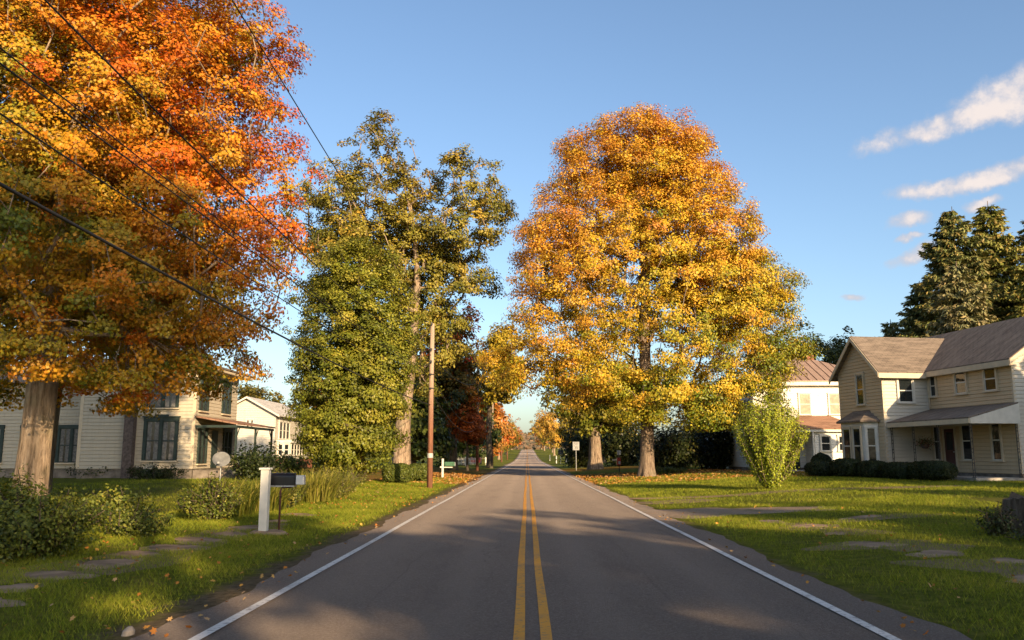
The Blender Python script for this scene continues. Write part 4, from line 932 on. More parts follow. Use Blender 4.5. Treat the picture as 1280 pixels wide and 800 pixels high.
p = MB(); p.tube([(4.9, 4.4, 9.0), (4.9, 4.4, 9.9)], .06, 8); p.build('vent_pipe', M['white'], wh)
p = MB(); p.box((6.1, 5.2, 8.2), (6.7, 5.8, 9.6)); p.build('chimney', M['brick'], wh)
for (a, b) in ((1.3, 2.1), (3.6, 4.4), (5.9, 6.7)): window(wh, (0, 0, 0), X_, NY, a, b, 4.35, 5.95, 'white', .09, pane='blind')
# projecting sun room and recessed porch
w = MB(); siding(w, (3.9, -2.2, 0), X_, NY, rect(0, 3.2), .3, 3.2); siding(w, (3.9, -2.2, 0), Y_, NX, rect(0, 2.2), .3, 3.2); w.box((3.95, -2.15, -.3), (7.05, -.03, .3)); w.build('sunroom_wall', M['sunlit_siding'], wh)
r = MB(); r.slab([(1.6, -2.55, 3.22), (7.4, -2.55, 3.22), (5.9, -.03, 4.25), (3.6, -.03, 4.25)], .09); r.slab([(1.6, -2.55, 3.22), (3.6, -.03, 4.25), (1.6, -.03, 3.22)], .09); r.build('porch_roof', M['shingle_red'], wh)
w = MB(); w.box((1.62, -2.53, 2.95), (7.38, -2.43, 3.12)); w.box((1.62, -2.42, 2.97), (1.72, -.05, 3.12)); w.build('porch_beam', M['white'], wh)
for (a, b) in ((.45, 1.1), (1.75, 2.4)): window(wh, (3.9, -2.2, 0), X_, NY, a, b, 1.55, 2.65, 'white', .1)
for (x, y) in ((1.75, -2.4), (3.7, -2.4)):
    p = MB(); p.tube([(x, y, .15), (x, y, 2.95)], .085, 10); p.box((x - .13, y - .13, .12), (x + .13, y + .13, .25)); p.build('porch_column', M['white'], wh)
w = MB(); w.box((1.5, -2.5, -.25), (3.88, -.03, .13)); w.box((2.1, -2.95, -.25), (3.4, -2.51, -.02)); w.build('porch_floor', M['concrete'], wh)
d = MB(); obox(d, (0, 0, 0), X_, NY, 2.5, 3.4, .15, 2.4, 0, .05); dr = d.build('front_door', M['green_trim'], wh)
d = MB(); obox(d, (0, 0, 0), X_, NY, 2.7, 3.2, 1.2, 2.2, .05, .06); d.build('door_glass', M['glass'], dr)

# ------------------------------------------------------------------ grey shed beyond the lawn
sh = thing('garden_shed', (17.2, 80, .42), 'low grey shed with white panel half hidden behind the vase shaped shrub', 'shed')
w = MB(); siding(w, (0, 0, 0), X_, NY, rect(0, 3.6), .0, 2.1, .18); siding(w, (0, 0, 0), Y_, NX, rect(0, 3), 0, 2.1, .18); siding(w, (3.6, 0, 0), Y_, X_, rect(0, 3), 0, 2.1, .18); w.build('wall', M['old_white'], sh)
r = MB(); r.slab([(-.25, -.25, 2.1), (3.85, -.25, 2.1), (3.85, 1.5, 2.9), (-.25, 1.5, 2.9)], .08); r.slab([(-.25, 1.5, 2.9), (3.85, 1.5, 2.9), (3.85, 3.25, 2.1), (-.25, 3.25, 2.1)], .08); r.build('roof', M['shingle_grey'], sh)
d = MB(); obox(d, (0, 0, 0), X_, NY, .9, 1.9, .05, 1.9, 0.023, .05); d.build('door', M['white'], sh)

# ------------------------------------------------------------------ cream Italianate house on the left
lh = thing('cream_house', (-17.8, 45, .44), 'weathered cream house with dark green double windows and side porch behind the orange maple', 'house')
E1 = 5.95
w = MB(); siding(w, (-6.2, 0, 0), X_, NY, rect(0, 6.2), .5, E1); siding(w, (0, 0, 0), Y_, X_, rect(0, 6.4), .5, E1); siding(w, (0, 6.4, 0), NX, Y_, rect(0, 6.2), .5, E1); siding(w, (-6.2, 0, 0), Y_, NX, rect(0, 6.4), .5, E1)
w.build('wall', M['old_cream'], lh)
w = MB(); siding(w, (-15, 1.6, 0), X_, NY, rect(0, 8.75), .5, 5.2); siding(w, (-15, 7.4, 0), X_, Y_, rect(0, 8.75), .5, 5.2); siding(w, (-15, 1.6, 0), Y_, NX, rect(0, 5.8), .5, 5.2); w.build('wing_wall', M['old_cream'], lh)
w = MB(); w.box((-6.18, .02, -.3), (-.02, 6.38, .5)); w.box((-14.98, 1.62, -.3), (-6.2, 7.38, .499)); w.build('foundation', M['foundation'], lh)
o_ = .75; r = MB(); e = [(-6.2 - o_, -o_, E1 + .1), (o_, -o_, E1 + .1), (o_, 6.4 + o_, E1 + .1), (-6.2 - o_, 6.4 + o_, E1 + .1)]; A, B_ = (-3.6, 3.2, E1 + 1.15), (-2.6, 3.2, E1 + 1.15)
r.slab([e[0], e[1], B_, A], .07); r.slab([e[1], e[2], B_], .07); r.slab([e[2], e[3], A, B_], .07); r.slab([e[3], e[0], A], .07)
r.slab([(-15.5, 1.1, 5.25), (-6.25, 1.1, 5.25), (-6.25, 4.5, 6.0), (-15.5, 4.5, 6.0)], .07); r.slab([(-15.5, 4.5, 6.0), (-6.25, 4.5, 6.0), (-6.25, 7.9, 5.25), (-15.5, 7.9, 5.25)], .07)
r.build('roof', M['shingle'], lh)
w = MB(); w.box((-6.2 - o_ + .05, -o_ + .05, E1 - .12), (o_ - .05, -.02, E1 + .02)); w.box((.03, 0, E1 - .121), (o_ - .05, 6.4 + o_ - .1, E1 + .021)); w.box((-6.2, -.05, E1 - .5), (.0, -.02, E1 - .12)); w.box((.03, -.02, E1 - .5), (.06, 6.4, E1 - .121)); w.build('cornice', M['trim'], lh)
for k in range(7):
    p = MB(); x = -5.9 + k * .97; p.box((x, -.5, E1 - .4), (x + .1, -.055, E1 - .13)); p.build('bracket', M['trim'], lh)
w = MB(); w.box((-6.25, -.03, .5), (-6.08, .0, E1 - .5)); w.build('corner_board', M['trim'], lh); w = MB(); w.box((-.14, -.03, .5), (.03, -.0, E1 - .5)); w.build('corner_board', M['trim'], lh)
p = MB(); p.box((-3.62, -.42, -.2), (-3.12, -.03, 5.0)); p.box((-3.7, -.48, 5.0), (-3.04, -.03, 5.2)); p.build('chimney', M['chimney'], lh)
window(lh, (0, 0, 0), X_, NY, -2.55, -1.0, .92, 3.02, 'green_trim', .16, 1, True, True, 'green_trim'); window(lh, (0, 0, 0), X_, NY, -2.5, -1.05, 3.72, 5.4, 'green_trim', .14, 1, True, False, 'green_trim')
window(lh, (0, 1.6, 0), X_, NY, -8.1, -6.75, .8, 2.7, 'green_trim', .15, 1, True, False, 'green_trim'); window(lh, (0, 1.6, 0), X_, NY, -12.6, -11.4, .8, 2.7, 'green_trim', .15, 1, True, False, 'green_trim'); window(lh, (0, 1.6, 0), X_, NY, -10.2, -9.2, .8, 2.7, 'green_trim', .13, 1, True, False, 'green_trim')
for (a, b) in ((.5, 1.5), (3.9, 5.0)): window(lh, (0, 0, 0), Y_, X_, a, b, 3.6, 5.35, 'green_trim', .14, 1, False, False, 'green_trim')
for (a, b) in ((.6, 1.6), (4.4, 5.5)): window(lh, (0, 0, 0), Y_, X_, a, b, .75, 2.6, 'green_trim', .14, 1, False, False, 'green_trim')
d = MB(); obox(d, (0, 0, 0), Y_, X_, 2.5, 3.4, .5, 2.6, 0, .05); dr = d.build('side_door', M['green_trim'], lh)
r = MB(); r.slab([(.04, -.1, 3.3), (2.35, -.1, 2.9), (2.35, 6.7, 2.9), (.04, 6.7, 3.3)], .08); r.build('porch_roof', M['shingle_red'], lh)
w = MB(); w.box((2.2, -.05, 2.66), (2.3, 6.6, 2.8)); w.box((.05, -.05, 2.67), (2.19, .03, 2.8)); w.build('porch_beam', M['green_trim'], lh)
w = MB(); w.box((.04, 0, -.2), (2.3, 6.6, .42)); w.build('porch_floor', M['foundation'], lh)
for y in (.1, 3.3, 6.4):
    p = MB(); p.box((2.18, y - .05, .42), (2.28, y + .05, 2.66)); p.tube([(2.23, y, 2.1), (2.23, y + (.45 if y < 6 else -.45), 2.64)], .03, 6); p.build('porch_post', M['green_trim'], lh)

# ------------------------------------------------------------------ pale cottage further along
ct = thing('cottage', (-22.4, 75, .42), 'pale gabled cottage with glazed sun porch between the cream house and the round green maple', 'house')
EC, RC = 4.85, 6.3
w = MB(); siding(w, (-5.2, 0, 0), X_, NY, gable(0, 5.2, EC, RC), .4, RC, .16); siding(w, (0, 0, 0), Y_, X_, rect(0, 11), .4, EC, .16); siding(w, (-5.2, 0, 0), Y_, NX, rect(0, 11), .4, EC, .16); siding(w, (-5.2, 11, 0), X_, Y_, gable(0, 5.2, EC, RC), .4, RC, .16); w.build('wall', M['old_white'], ct)
w = MB(); w.box((-5.18, .02, -.3), (-.02, 10.98, .4)); w.build('foundation', M['brick'], ct)
r = MB(); r.slab([(.4, -.4, EC - .1), (.4, 11.4, EC - .1), (-2.6, 11.4, RC + .12), (-2.6, -.4, RC + .12)], .1); r.slab([(-2.6, -.4, RC + .12), (-2.6, 11.4, RC + .12), (-5.6, 11.4, EC - .1), (-5.6, -.4, EC - .1)], .1); r.build('roof', M['shingle_grey'], ct)
w = MB()
for xa, za, xb, zb in ((.42, EC - .28, -2.6, RC - .06), (-5.62, EC - .28, -2.6, RC - .06)):
    k = len(w.v); w.v += [(xa, -.45, za), (xb, -.45, zb), (xb, -.45, zb + .17), (xa, -.45, za + .17), (xa, -.405, za), (xb, -.405, zb), (xb, -.405, zb + .17), (xa, -.405, za + .17)]
    w.f += [[k + i for i in q] for q in ((0, 1, 2, 3), (4, 7, 6, 5), (0, 4, 5, 1), (3, 2, 6, 7), (0, 3, 7, 4), (1, 5, 6, 2))]
w.build('barge_board', M['white'], ct)
window(ct, (0, 0, 0), X_, NY, -2.6, -2.0, 3.7, 4.35, 'white', .1, 1); window(ct, (0, 0, 0), Y_, X_, 1.0, 4.2, 2.7, 4.2, 'white', .14, 2, True)
w = MB(); w.box((.02, .5, .9), (1.3, 8.5, 1.12)); w.build('sunporch_sill', M['white'], ct)
w = MB(); w.box((.03, .55, -.2), (1.25, 8.45, .9)); w.build('sunporch_base', M['brick'], ct)
w = MB(); w.box((.02, .42, 2.32), (1.42, 8.6, 2.58)); w.build('sunporch_roof', M['white'], ct)
window(ct, (1.2, .6, 0), Y_, X_, .2, 7.6, 1.22, 2.2, 'white', .12, 7); window(ct, (0, .6, 0), X_, NY, .15, 1.1, 1.22, 2.2, 'white', .1, 1)

# ------------------------------------------------------------------ utility poles and wires
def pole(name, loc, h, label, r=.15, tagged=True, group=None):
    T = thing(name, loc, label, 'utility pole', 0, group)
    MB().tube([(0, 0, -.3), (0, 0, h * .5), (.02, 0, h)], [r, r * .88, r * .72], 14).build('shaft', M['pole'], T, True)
    b = MB()
    for z in (h - .06, h * .835, h * .76): b.tube([(0, -r * .9, z), (0, -r * .9 - .12, z)], .035, 8); b.tube([(0, -r * .9 - .06, z - .05), (0, -r * .9 - .06, z + .09)], .05, 8)
    b.build('insulator', M['dark_metal'], T)
    b = MB()
    for z in (h * .685, h * .6): b.tube([(0, 0, z - .03), (0, 0, z + .03)], r * .97, 14); b.box((-.05, -r - .1, z - .03), (.05, -r * .6, z + .03))
    b.build('bracket', M['dark_metal'], T)
    if tagged: MB().tube([(0, 0, 1.55), (0, 0, 1.78)], r * 1.02, 14).build('marker_band', M['sign'], T)
    return T
pole('utility_pole', (-4.97, 43.5, G(-4.97, 43.5)), 8.5, 'sunlit brown wooden pole with small white band beside the clipped hedge')
pole('utility_pole', (-5.4, 92, G(-5.4, 92)), 11.1, 'second wooden pole, half hidden in red leaves', .17, False)
pole('utility_pole', (-5.1, 125, G(-5.1, 125)), 9.9, 'thin dark pole past the red leaves by the road', .13, False)
pole('utility_pole', (-6.2, 205, G(-6.2, 205)), 12.6, 'pale far pole in front of the orange trees', .22, False)
pole('utility_pole', (-6.1, 260, G(-6.1, 260)), 12.2, 'farthest pale pole with white box at its foot', .22, False)
pole('utility_pole', (-5.2, -6, G(-5.2, -6)), 9.6, 'wooden pole standing behind the viewer where the cables come from', .16, False)
pole('utility_pole', (9.3, 152, G(9.3, 152)), 6.6, 'slim pale pole on the lawn across the road, near the speed limit sign', .12, False)
def cable(y0, z0, y1, z1, sag, r, label, x0=-5.0, x1=-5.0, group=None, n=40):
    pts = []
    for i in range(n + 1):
        f = i / n; pts.append((x0 + (x1 - x0) * f, y0 + (y1 - y0) * f, z0 + (z1 - z0) * f - 4 * sag * f * (1 - f)))
    o = MB().tube(pts, r, 6).build('overhead_cable', M['cable'], None, True); tag(o, label, 'cable', group)
GC = 'overhead cables along the left verge'
cable(-6, 4.6, 43.4, 4.22, .38, .021, 'thickest lowest black cable crossing the orange maple', group=GC)
cable(-6, 5.05, 43.4, 4.92, .2, .011, 'black cable next above the thickest lowest one', group=GC)
cable(-6, 5.45, 43.4, 5.64, .22, .011, 'middle black cable, third up from the lowest across the maple', group=GC)
cable(-6, 5.75, 43.4, 5.84, .38, .009, 'thin cable fourth up from the lowest across the maple', group=GC)
cable(-6, 7.1, 43.4, 6.8, .85, .012, 'sagging cable that dips steeply across the upper maple leaves', group=GC)
cable(-6, 9.9, 43.4, 8.47, .05, .012, 'topmost cable against the blue sky running to the pole top', group=GC)
cable(43.6, 6.8, 92, 9.6, .8, .022, 'upper cable between the brown pole and the second pole', x1=-5.4, group=GC)
cable(43.6, 5.84, 92, 5.6, 1.3, .018, 'thin sagging cable between the first two wooden poles', x1=-5.4, group=GC)
cable(43.6, 4.9, 92, 4.7, 1.2, .022, 'lowest cable drooping from the brown pole to the second pole', x1=-5.4, group=GC)
cable(92, 9.6, 125, 8.2, .5, .022, 'cable between the second pole and the thin dark pole', x0=-5.4, x1=-5.1, group=GC)
cable(92, 9.9, 205, 11.8, .9, .022, 'high cable running on from the second pole to the far poles', x0=-5.4, x1=-6.2, group=GC)
# ------------------------------------------------------------------ mailbox, post, dish, signs, stump
st = thing('white_post', (-5.60, 18.2, G(-5.6, 18.2)), 'square white wooden post with flat cap standing on a stone slab', 'post')
MB().box((-.085, -.085, .05), (.085, .085, 1.34)).build('shaft', M['white'], st, bevel=.006)
MB().box((-.115, -.115, 1.34), (.115, .115, 1.385)).build('cap', M['white'], st, bevel=.008)
sl_ = MB(); V_, F_ = patch(blob(-5.5, 18.3, .42, .34, 22, .1, .1, 77), .05); sl_.v = [(x, y, z if i < 22 else z + .02) for i, (x, y, z) in enumerate(V_)]; sl_.f = F_
tag(sl_.build('stone_slab', M['flag']), 'flat pale stone slab under the white post', 'slab')
mb_ = thing('mailbox', (-5.32, 18.55, G(-5.3, 18.55)), 'black mailbox with pale grey end box on a thin rusty pipe', 'mailbox')
b = MB(); n = 10; prof = [(-.09, 0), (.09, 0)] + [(.09 * math.cos(math.pi * k / n), .17 + .09 * math.sin(math.pi * k / n)) for k in range(n + 1)]
k = len(prof)
for x in (-.27, .25): b.v += [(x, p[0], 1.02 + p[1]) for p in prof]
b.f = [list(range(k))[::-1], list(range(k, 2 * k))] + [[i, (i + 1) % k, k + (i + 1) % k, k + i] for i in range(k)]
body = b.build('box', M['black'], mb_)
b = MB(); b.box((-.29, -.11, .985), (.27, .11, 1.015)); b.build('shelf', M['galv'], mb_)
b = MB(); b.v = [(x, p[0] * 1.03, 1.018 + p[1] * 1.02) for x in (.255, .275) for p in prof]; b.f = [list(range(k))[::-1], list(range(k, 2 * k))] + [[i, (i + 1) % k, k + (i + 1) % k, k + i] for i in range(k)]; b.build('door', M['black'], mb_)
b = MB(); b.box((.29, -.08, 1.03), (.47, .08, 1.23)); b.build('newspaper_tube', M['grey_metal'], mb_, bevel=.012)
b = MB(); b.tube([(-.05, 0, -.1), (-.05, 0, .9), (-.02, 0, .97), (.2, 0, .98)], .022, 8); b.build('pipe_post', M['door'], mb_, True)
ds = thing('satellite_dish', (-12.15, 33.6, G(-12.15, 33.6)), 'pale grey satellite dish on a thin pole in the shaded lawn', 'satellite dish')
MB().tube([(0, 0, -.1), (0, 0, 1.08)], .025, 8).build('pole', M['galv'], ds)
b = MB(); rings = 7; seg = 26; ax_ = Vector((.35, -.85, .4)).normalized(); s1 = ax_.cross(Vector((0, 0, 1))).normalized(); s2 = s1.cross(ax_)
for lay in (0, 1):
    for i in range(rings + 1):
        rr = .34 * i / rings
        for j in range(seg):
            a = 2 * math.pi * j / seg; p = Vector((0, 0, 1.12)) + ax_ * (rr * rr * .75 - .02 * lay) + s1 * rr * math.cos(a) + s2 * rr * math.sin(a) * .92; b.v.append(tuple(p))
for lay in (0, 1):
    for i in range(rings):
        for j in range(seg):
            q = lay * (rings + 1) * seg + i * seg; f = [q + j, q + (j + 1) % seg, q + seg + (j + 1) % seg, q + seg + j]; b.f.append(f if lay == 0 else f[::-1])
q = rings * seg; q2 = (2 * rings + 1) * seg
for j in range(seg): b.f.append([q + j, q + (j + 1) % seg, q2 + (j + 1) % seg, q2 + j])
b.build('reflector', M['dish'], ds, True)
tip = Vector((0, 0, 1.05)) + ax_ * .38 + s1 * .12 - s2 * .2
b = MB(); b.tube([tuple(Vector((0, 0, .85)) + ax_ * .05), tuple(tip)], .012, 6); b.build('feed_arm', M['galv'], ds)
b = MB(); b.tube([tuple(tip), tuple(tip - ax_ * .12)], .045, 10); b.build('receiver', M['sign'], ds)

def text_part(s, size, loc, parent, mat, name='lettering'):
    cu = bpy.data.curves.new('tmp_text', 'FONT'); cu.body = s; cu.size = size; cu.align_x = 'CENTER'; cu.align_y = 'CENTER'; cu.extrude = .002; cu.resolution_u = 2
    ob = bpy.data.objects.new('tmp_text', cu); COL.objects.link(ob)
    dg = bpy.context.evaluated_depsgraph_get(); me = bpy.data.meshes.new_from_object(ob.evaluated_get(dg)); bpy.data.objects.remove(ob)
    me.materials.clear(); me.materials.append(mat)
    o = bpy.data.objects.new(name, me); COL.objects.link(o); o.parent = parent; o.location = loc; o.rotation_euler = (R(90), 0, 0)
    return o
sg = thing('speed_limit_sign', (5.4, 94, G(5.4, 94)), 'white rectangular speed limit sign on a thin metal post by the road', 'road sign')
MB().box((-.03, -.02, -.2), (.03, .02, 3.1)).build('post', M['galv'], sg)
pl = MB().box((-.36, -.032, 2.2), (.36, -.022, 3.12)).build('panel', M['sign'], sg)
b = MB()
for (x0, z0, x1, z1) in ((-.33, 2.23, .33, 2.245), (-.33, 3.075, .33, 3.09), (-.33, 2.246, -.315, 3.074), (.315, 2.246, .33, 3.074)): b.box((x0, -.036, z0), (x1, -.0325, z1))
b.build('border', M['black'], pl)
text_part('SPEED', .19, (0, -.036, 2.96), pl, M['black']); text_part('LIMIT', .19, (0, -.036, 2.78), pl, M['black']); text_part('35', .42, (0, -.036, 2.47), pl, M['black'])
rb_ = thing('newspaper_box', (8.5, 79, G(8.5, 79)), 'red newspaper box with white panel on a dark post by the leaf litter', 'mailbox')
MB().box((-.04, -.04, -.2), (.04, .04, 1.95)).build('post', M['dark_metal'], rb_)
MB().box((-.2, -.28, .62), (.14, .28, 1.3)).build('box', M['red'], rb_, bevel=.03); MB().box((-.1, -.292, .72), (.1, -.284, .98)).build('panel', M['sign'], rb_)
MB().box((-.62, -.2, 1.02), (-.22, .2, 1.18)).build('side_tray', M['trim'], rb_); MB().box((-.16, -.2, 1.55), (.16, .2, 1.95)).build('top_box', M['grey_metal'], rb_, bevel=.02)
wp_ = thing('mailbox_post', (-6.22, 62.7, G(-6.22, 62.7)), 'short white cross shaped mailbox post holding a green box', 'mailbox')
MB().box((-.07, -.07, -.2), (.07, .07, 1.38)).build('post', M['white'], wp_); MB().box((-.2, -.05, .72), (.72, .05, .82)).build('arm', M['white'], wp_); MB().box((.12, -.2, .821), (.9, .2, 1.15)).build('box', M['greenbox'], wp_, bevel=.05); MB().box((.901, -.17, .84), (.93, .17, 1.12)).build('door', M['galv'], wp_)
sp_ = thing('tree_stump', (9.85, 16.9, G(9.85, 16.9)), 'broad rotten brown tree stump among weeds at the picture edge', 'stump')
V, F = trunk_mesh([(0, 0, 0), (0, 0, .35), (.02, 0, .66)], [.5, .46, .45], .3, 30, 44)
g = np.random.default_rng(3); top = V[-30:].mean(0); V = np.concatenate([V, [top - np.array([0, 0, .05])]]); V[-31:-1, 2] += g.normal(size=30) * .035
np_mesh('bole', V, F.ravel(), np.arange(len(F)) * 4, M['bark_dark'], sp_)
nb = len(V) - 31; ft = np.array([[j, (j + 1) % 30, 30] for j in range(30)]); np_mesh('cut_top', V[-31:], ft.ravel(), np.arange(30) * 3, M['bark_dark'], sp_)
shrub('weeds', (8.95, 16.6, G(8.95, 16.6)), 'dark weeds growing up against the stump', (.36, .4, .55), 900, .06, [(.02, .03, .008), (.045, .06, .012), (.09, .09, .02)], 320, 'weed', stems=30, clump=.1)
shrub('weeds', (9.6, 15.4, G(9.6, 15.4)), 'low tangle of weeds in front of the stump', (1.1, .6, .16), 1500, .055, [(.02, .03, .008), (.045, .06, .012), (.09, .09, .02)], 321, 'weed', stems=40, clump=.1)
b = MB(); V_, F_ = trunk_mesh([(0, 0, -.03), (.01, 0, .05), (.02, .01, .1)], [.09, .085, .03], .2, 12, 5); b.v = [tuple(v) for v in V_]; b.f = [list(f) for f in F_] + [list(range(len(V_) - 12, len(V_)))]
o = b.build('stone', M['stone'], None, True); o.scale = (.62, .62, .7); o.location = (-3.78, 8.25, G(-3.78, 8.25) + .01); tag(o, 'small tan stone on the verge at the asphalt edge', 'stone')
# far things along the road
car = thing('parked_car', (-8.6, 143, G(-8.6, 143)), 'dark maroon car parked beside the far poles', 'car', R(90))
prof = [(-2.1, .35), (-2.15, .75), (-1.5, .92), (-.85, 1.42), (.55, 1.42), (1.25, .95), (2.05, .82), (2.15, .4)]
b = MB(); k = len(prof)
for y in (-.82, .82): b.v += [(p[0], y * (1 if p[1] < 1 else .82), p[1]) for p in prof]
b.f = [list(range(k))[::-1], list(range(k, 2 * k))] + [[i, (i + 1) % k, k + (i + 1) % k, k + i] for i in range(k)]; b.build('body', M['maroon'], car)
b = MB(); b.face([(-.82, -.77, 1.0), (1.0, -.79, 1.0), (.5, -.69, 1.36), (-.75, -.69, 1.36)]); b.face([(-.82, .77, 1.0), (-.75, .69, 1.36), (.5, .69, 1.36), (1.0, .79, 1.0)]); b.face([(-1.42, -.66, .97), (-.9, -.62, 1.38), (-.9, .62, 1.38), (-1.42, .66, .97)]); b.v = [(x * 1.005, y * 1.012, z + .004) for x, y, z in b.v]; b.build('windows', M['glass'], car)
for x in (-1.35, 1.35):
    for y in (-.78, .78): MB().tube([(x, y - .1, .32), (x, y + .1, .32)], .32, 16).build('wheel', M['rubber'], car)
for y in (-.6, .6): MB().box((2.1, y - .15, .62), (2.13, y + .15, .76)).build('headlight', M['sign'], car)
wb = thing('white_board', (-6.5, 141, G(-6.5, 141)), 'white square board near the thin dark pole', 'board')
MB().box((-.48, -.03, .35), (.48, .03, 1.3)).build('panel', M['white'], wb); MB().box((-.4, .031, -.2), (-.33, .08, 1.2)).build('leg', M['white'], wb); MB().box((.33, .031, -.2), (.4, .08, 1.2)).build('leg', M['white'], wb)
fc = thing('picket_fence', (-10.2, 118, G(-10.2, 118)), 'short white fence section in the shade beyond the second pole', 'fence')
for x in (0, 1.6, 3.2): MB().box((x, -.06, -.2), (x + .12, .06, 1.25)).build('post', M['white'], fc)
b = MB(); b.box((.12, -.02, .35), (3.2, .02, .47)); b.box((.12, -.02, .8), (3.2, .02, .92)); b.build('rail', M['white'], fc)
b = MB()
for k in range(14): b.box((.2 + k * .21, -.045, .15), (.3 + k * .21, -.021, 1.1))
b.build('pickets', M['white'], fc)
for (x, y, h, lab) in ((5.9, 172, 1.5, 'short white marker post first along the far verge'), (7.6, 166, 1.7, 'short white marker post between the sign posts on the lawn'), (6.3, 236, 1.6, 'tiny white marker post far along the verge')):
    T = thing('marker_post', (x, y, G(x, y)), lab, 'post', 0, 'white marker posts on the far verge'); MB().box((-.09, -.05, -.2), (.09, .05, h)).build('shaft', M['white'], T); MB().box((-.07, -.056, h - .35), (.07, -.051, h - .1)).build('reflector', M['sign'], T)
ys_ = thing('road_sign', (6.2, 158, G(6.2, 158)), 'dark grey back of a road sign on a post across the road', 'road sign'); MB().box((-.04, -.03, -.2), (.04, .03, 2.6)).build('post', M['white'], ys_); MB().box((-.45, -.05, 1.7), (.45, -.031, 2.7)).build('panel', M['dark_metal'], ys_)

# ------------------------------------------------------------------ far wooded hills closing the horizon
g = np.random.default_rng(77)
def hill(name, y0, h0, xs_, mat, amp):
    V = []; ysr = np.linspace(0, 1, 9)
    for f in ysr:
        for x in xs_:
            hh = h0 * (1 + amp * (math.sin(x * .011 + y0) + .6 * math.sin(x * .027 + 2) + .25 * math.sin(x * .09) + .12 * math.sin(x * .23)))
            V.append((x, y0 + f * 160, float(gz(x, y0)) - 1 + hh * math.sin(f * math.pi / 2)))
    nx_ = len(xs_); i = (np.arange(8)[:, None] * nx_ + np.arange(nx_ - 1)[None]).ravel(); F = np.stack([i, i + 1, i + 1 + nx_, i + nx_], -1)
    return tag(np_mesh(name, np.array(V), F.ravel(), np.arange(len(F)) * 4, mat, smooth=True), kind='structure')
m_, nt, b_ = new_mat('wooded_hill'); f = nt.noise(nt.pos((.05, .05, .08)), 3, 6, .7); nt.put(b_.inputs['Base Color'], nt.ramp(f, [(.3, (.04, .045, .035)), (.5, (.11, .085, .05)), (.7, (.2, .12, .06))])); b_.inputs['Roughness'].default_value = 1; b_.inputs['Specular IOR Level'].default_value = 0
nt.put(b_.inputs['Normal'], nt.bump(f, 1, 6)); M['hill'] = m_
hill('wooded_hill', 720, 15, np.linspace(-700, 700, 281), m_, .18)
n = 15000; x = g.uniform(-650, 650, n); x[:5000] = g.uniform(-70, 70, 5000); f = g.random(n) ** 1.5 * .9; y = 716 + f * 160
hh = 15 * (1 + .18 * (np.sin(x * .011 + 720) + .6 * np.sin(x * .027 + 2) + .25 * np.sin(x * .09) + .12 * np.sin(x * .23)))
P = np.stack([x, y, gz(x, y) - 1 + hh * np.sin(f * math.pi / 2) + g.uniform(-1, 4.5, n)], 1)
C = ramp_col([(.05, .055, .04), (.10, .095, .07), (.17, .12, .08), (.22, .13, .07)], g.random(n)) * g.uniform(.8, 1.2, (n, 1))
tag(leaves_mesh('far_wood', P, np.array([0, -1., .4]) + g.normal(size=(n, 3)) * .6, g.uniform(2, 4.5, n), C, M['litter'], None, LOBE), kind='stuff')

# ------------------------------------------------------------------ grass blades and fallen leaves near the camera
def scatter(n, x0, x1, y0, y1, g, bias=1.6):
    y = y0 + (y1 - y0) * g.random(n) ** bias; x = g.uniform(x0, x1, n); return x, y
def on_slab(x, y):
    k = np.zeros(len(x), bool)
    for o in slab_outl + slab_r:
        o = np.array(o); c = o.mean(0); r = np.linalg.norm(o - c, axis=1).mean(); k |= ((x - c[0]) ** 2 + (y - c[1]) ** 2) < (r * .74) ** 2
    k |= ((x - 5.9) / 2.6) ** 2 + ((y - 25.6) / 2.0) ** 2 < 1
    return k
g = np.random.default_rng(1001)
X, Yy = [], []
for (n, a, b, c, d, bi) in ((190000, -9.5, -3.9, 7.2, 26, 1.5), (190000, 4.15, 13, 7.2, 28, 1.4), (70000, -9, -4, 26, 62, 1.2), (150000, 4.2, 24, 26, 62, 1.1), (45000, -20, -9, 14, 46, 1.0)):
    x, y = scatter(n, a, b, c, d, g, bi); X.append(x); Yy.append(y)
X = np.concatenate(X); Yy = np.concatenate(Yy)
patchy = np.sin(X * 1.7 + 2 * np.sin(Yy * .6)) * np.sin(Yy * 1.1 + 1.5 * np.sin(X * .8))
keep = ~on_slab(X, Yy) & (g.random(len(X)) < .62 + .38 * patchy) & (g.random(len(X)) < sm(3.8, 4.9, np.abs(X)))
X, Yy, patchy = X[keep], Yy[keep], patchy[keep]; n = len(X)
P = np.stack([X, Yy, gz(X, Yy) - .008], 1); far = 1 + np.clip((Yy - 14) / 22, 0, 1.6)
hgt = g.uniform(.035, .085, n) * (.8 + .35 * far); wid = g.uniform(.006, .011, n) * far
a = g.uniform(0, 6.283, n); up = unit(np.stack([.6 * np.cos(a * 3.1), .6 * np.sin(a * 3.1), np.ones(n)], 1)); N = np.stack([np.cos(a), np.sin(a), np.full(n, .35)], 1)
v = .42 + .16 * patchy + g.normal(size=n) * .17
C = ramp_col([(.07, .1, .009), (.165, .21, .015), (.28, .29, .03), (.42, .34, .075)], v) * g.uniform(.8, 1.2, (n, 1))
tag(leaves_mesh('grass', P, N, np.stack([wid, hgt, hgt], 1), C, M['blade'], None, BLADE, up), kind='stuff')
X, Yy = [], []
for (n, a, b, c, d) in ((330, -9.5, -3.9, 7.5, 28), (170, 4.2, 12, 8, 28), (4600, 3.8, 22, 50, 74), (2400, -9, -3.8, 50, 75), (700, -9, -4, 28, 50), (110, -3.6, -3.2, 8, 60), (60, 3.5, 3.95, 8, 60)):
    X.append(g.uniform(a, b, n)); Yy.append(c + (d - c) * g.random(n) ** 1.3)
X = np.concatenate(X); Yy = np.concatenate(Yy); n = len(X)
P = np.stack([X, Yy, gz(X, Yy) + g.uniform(.02, .07, n)], 1)
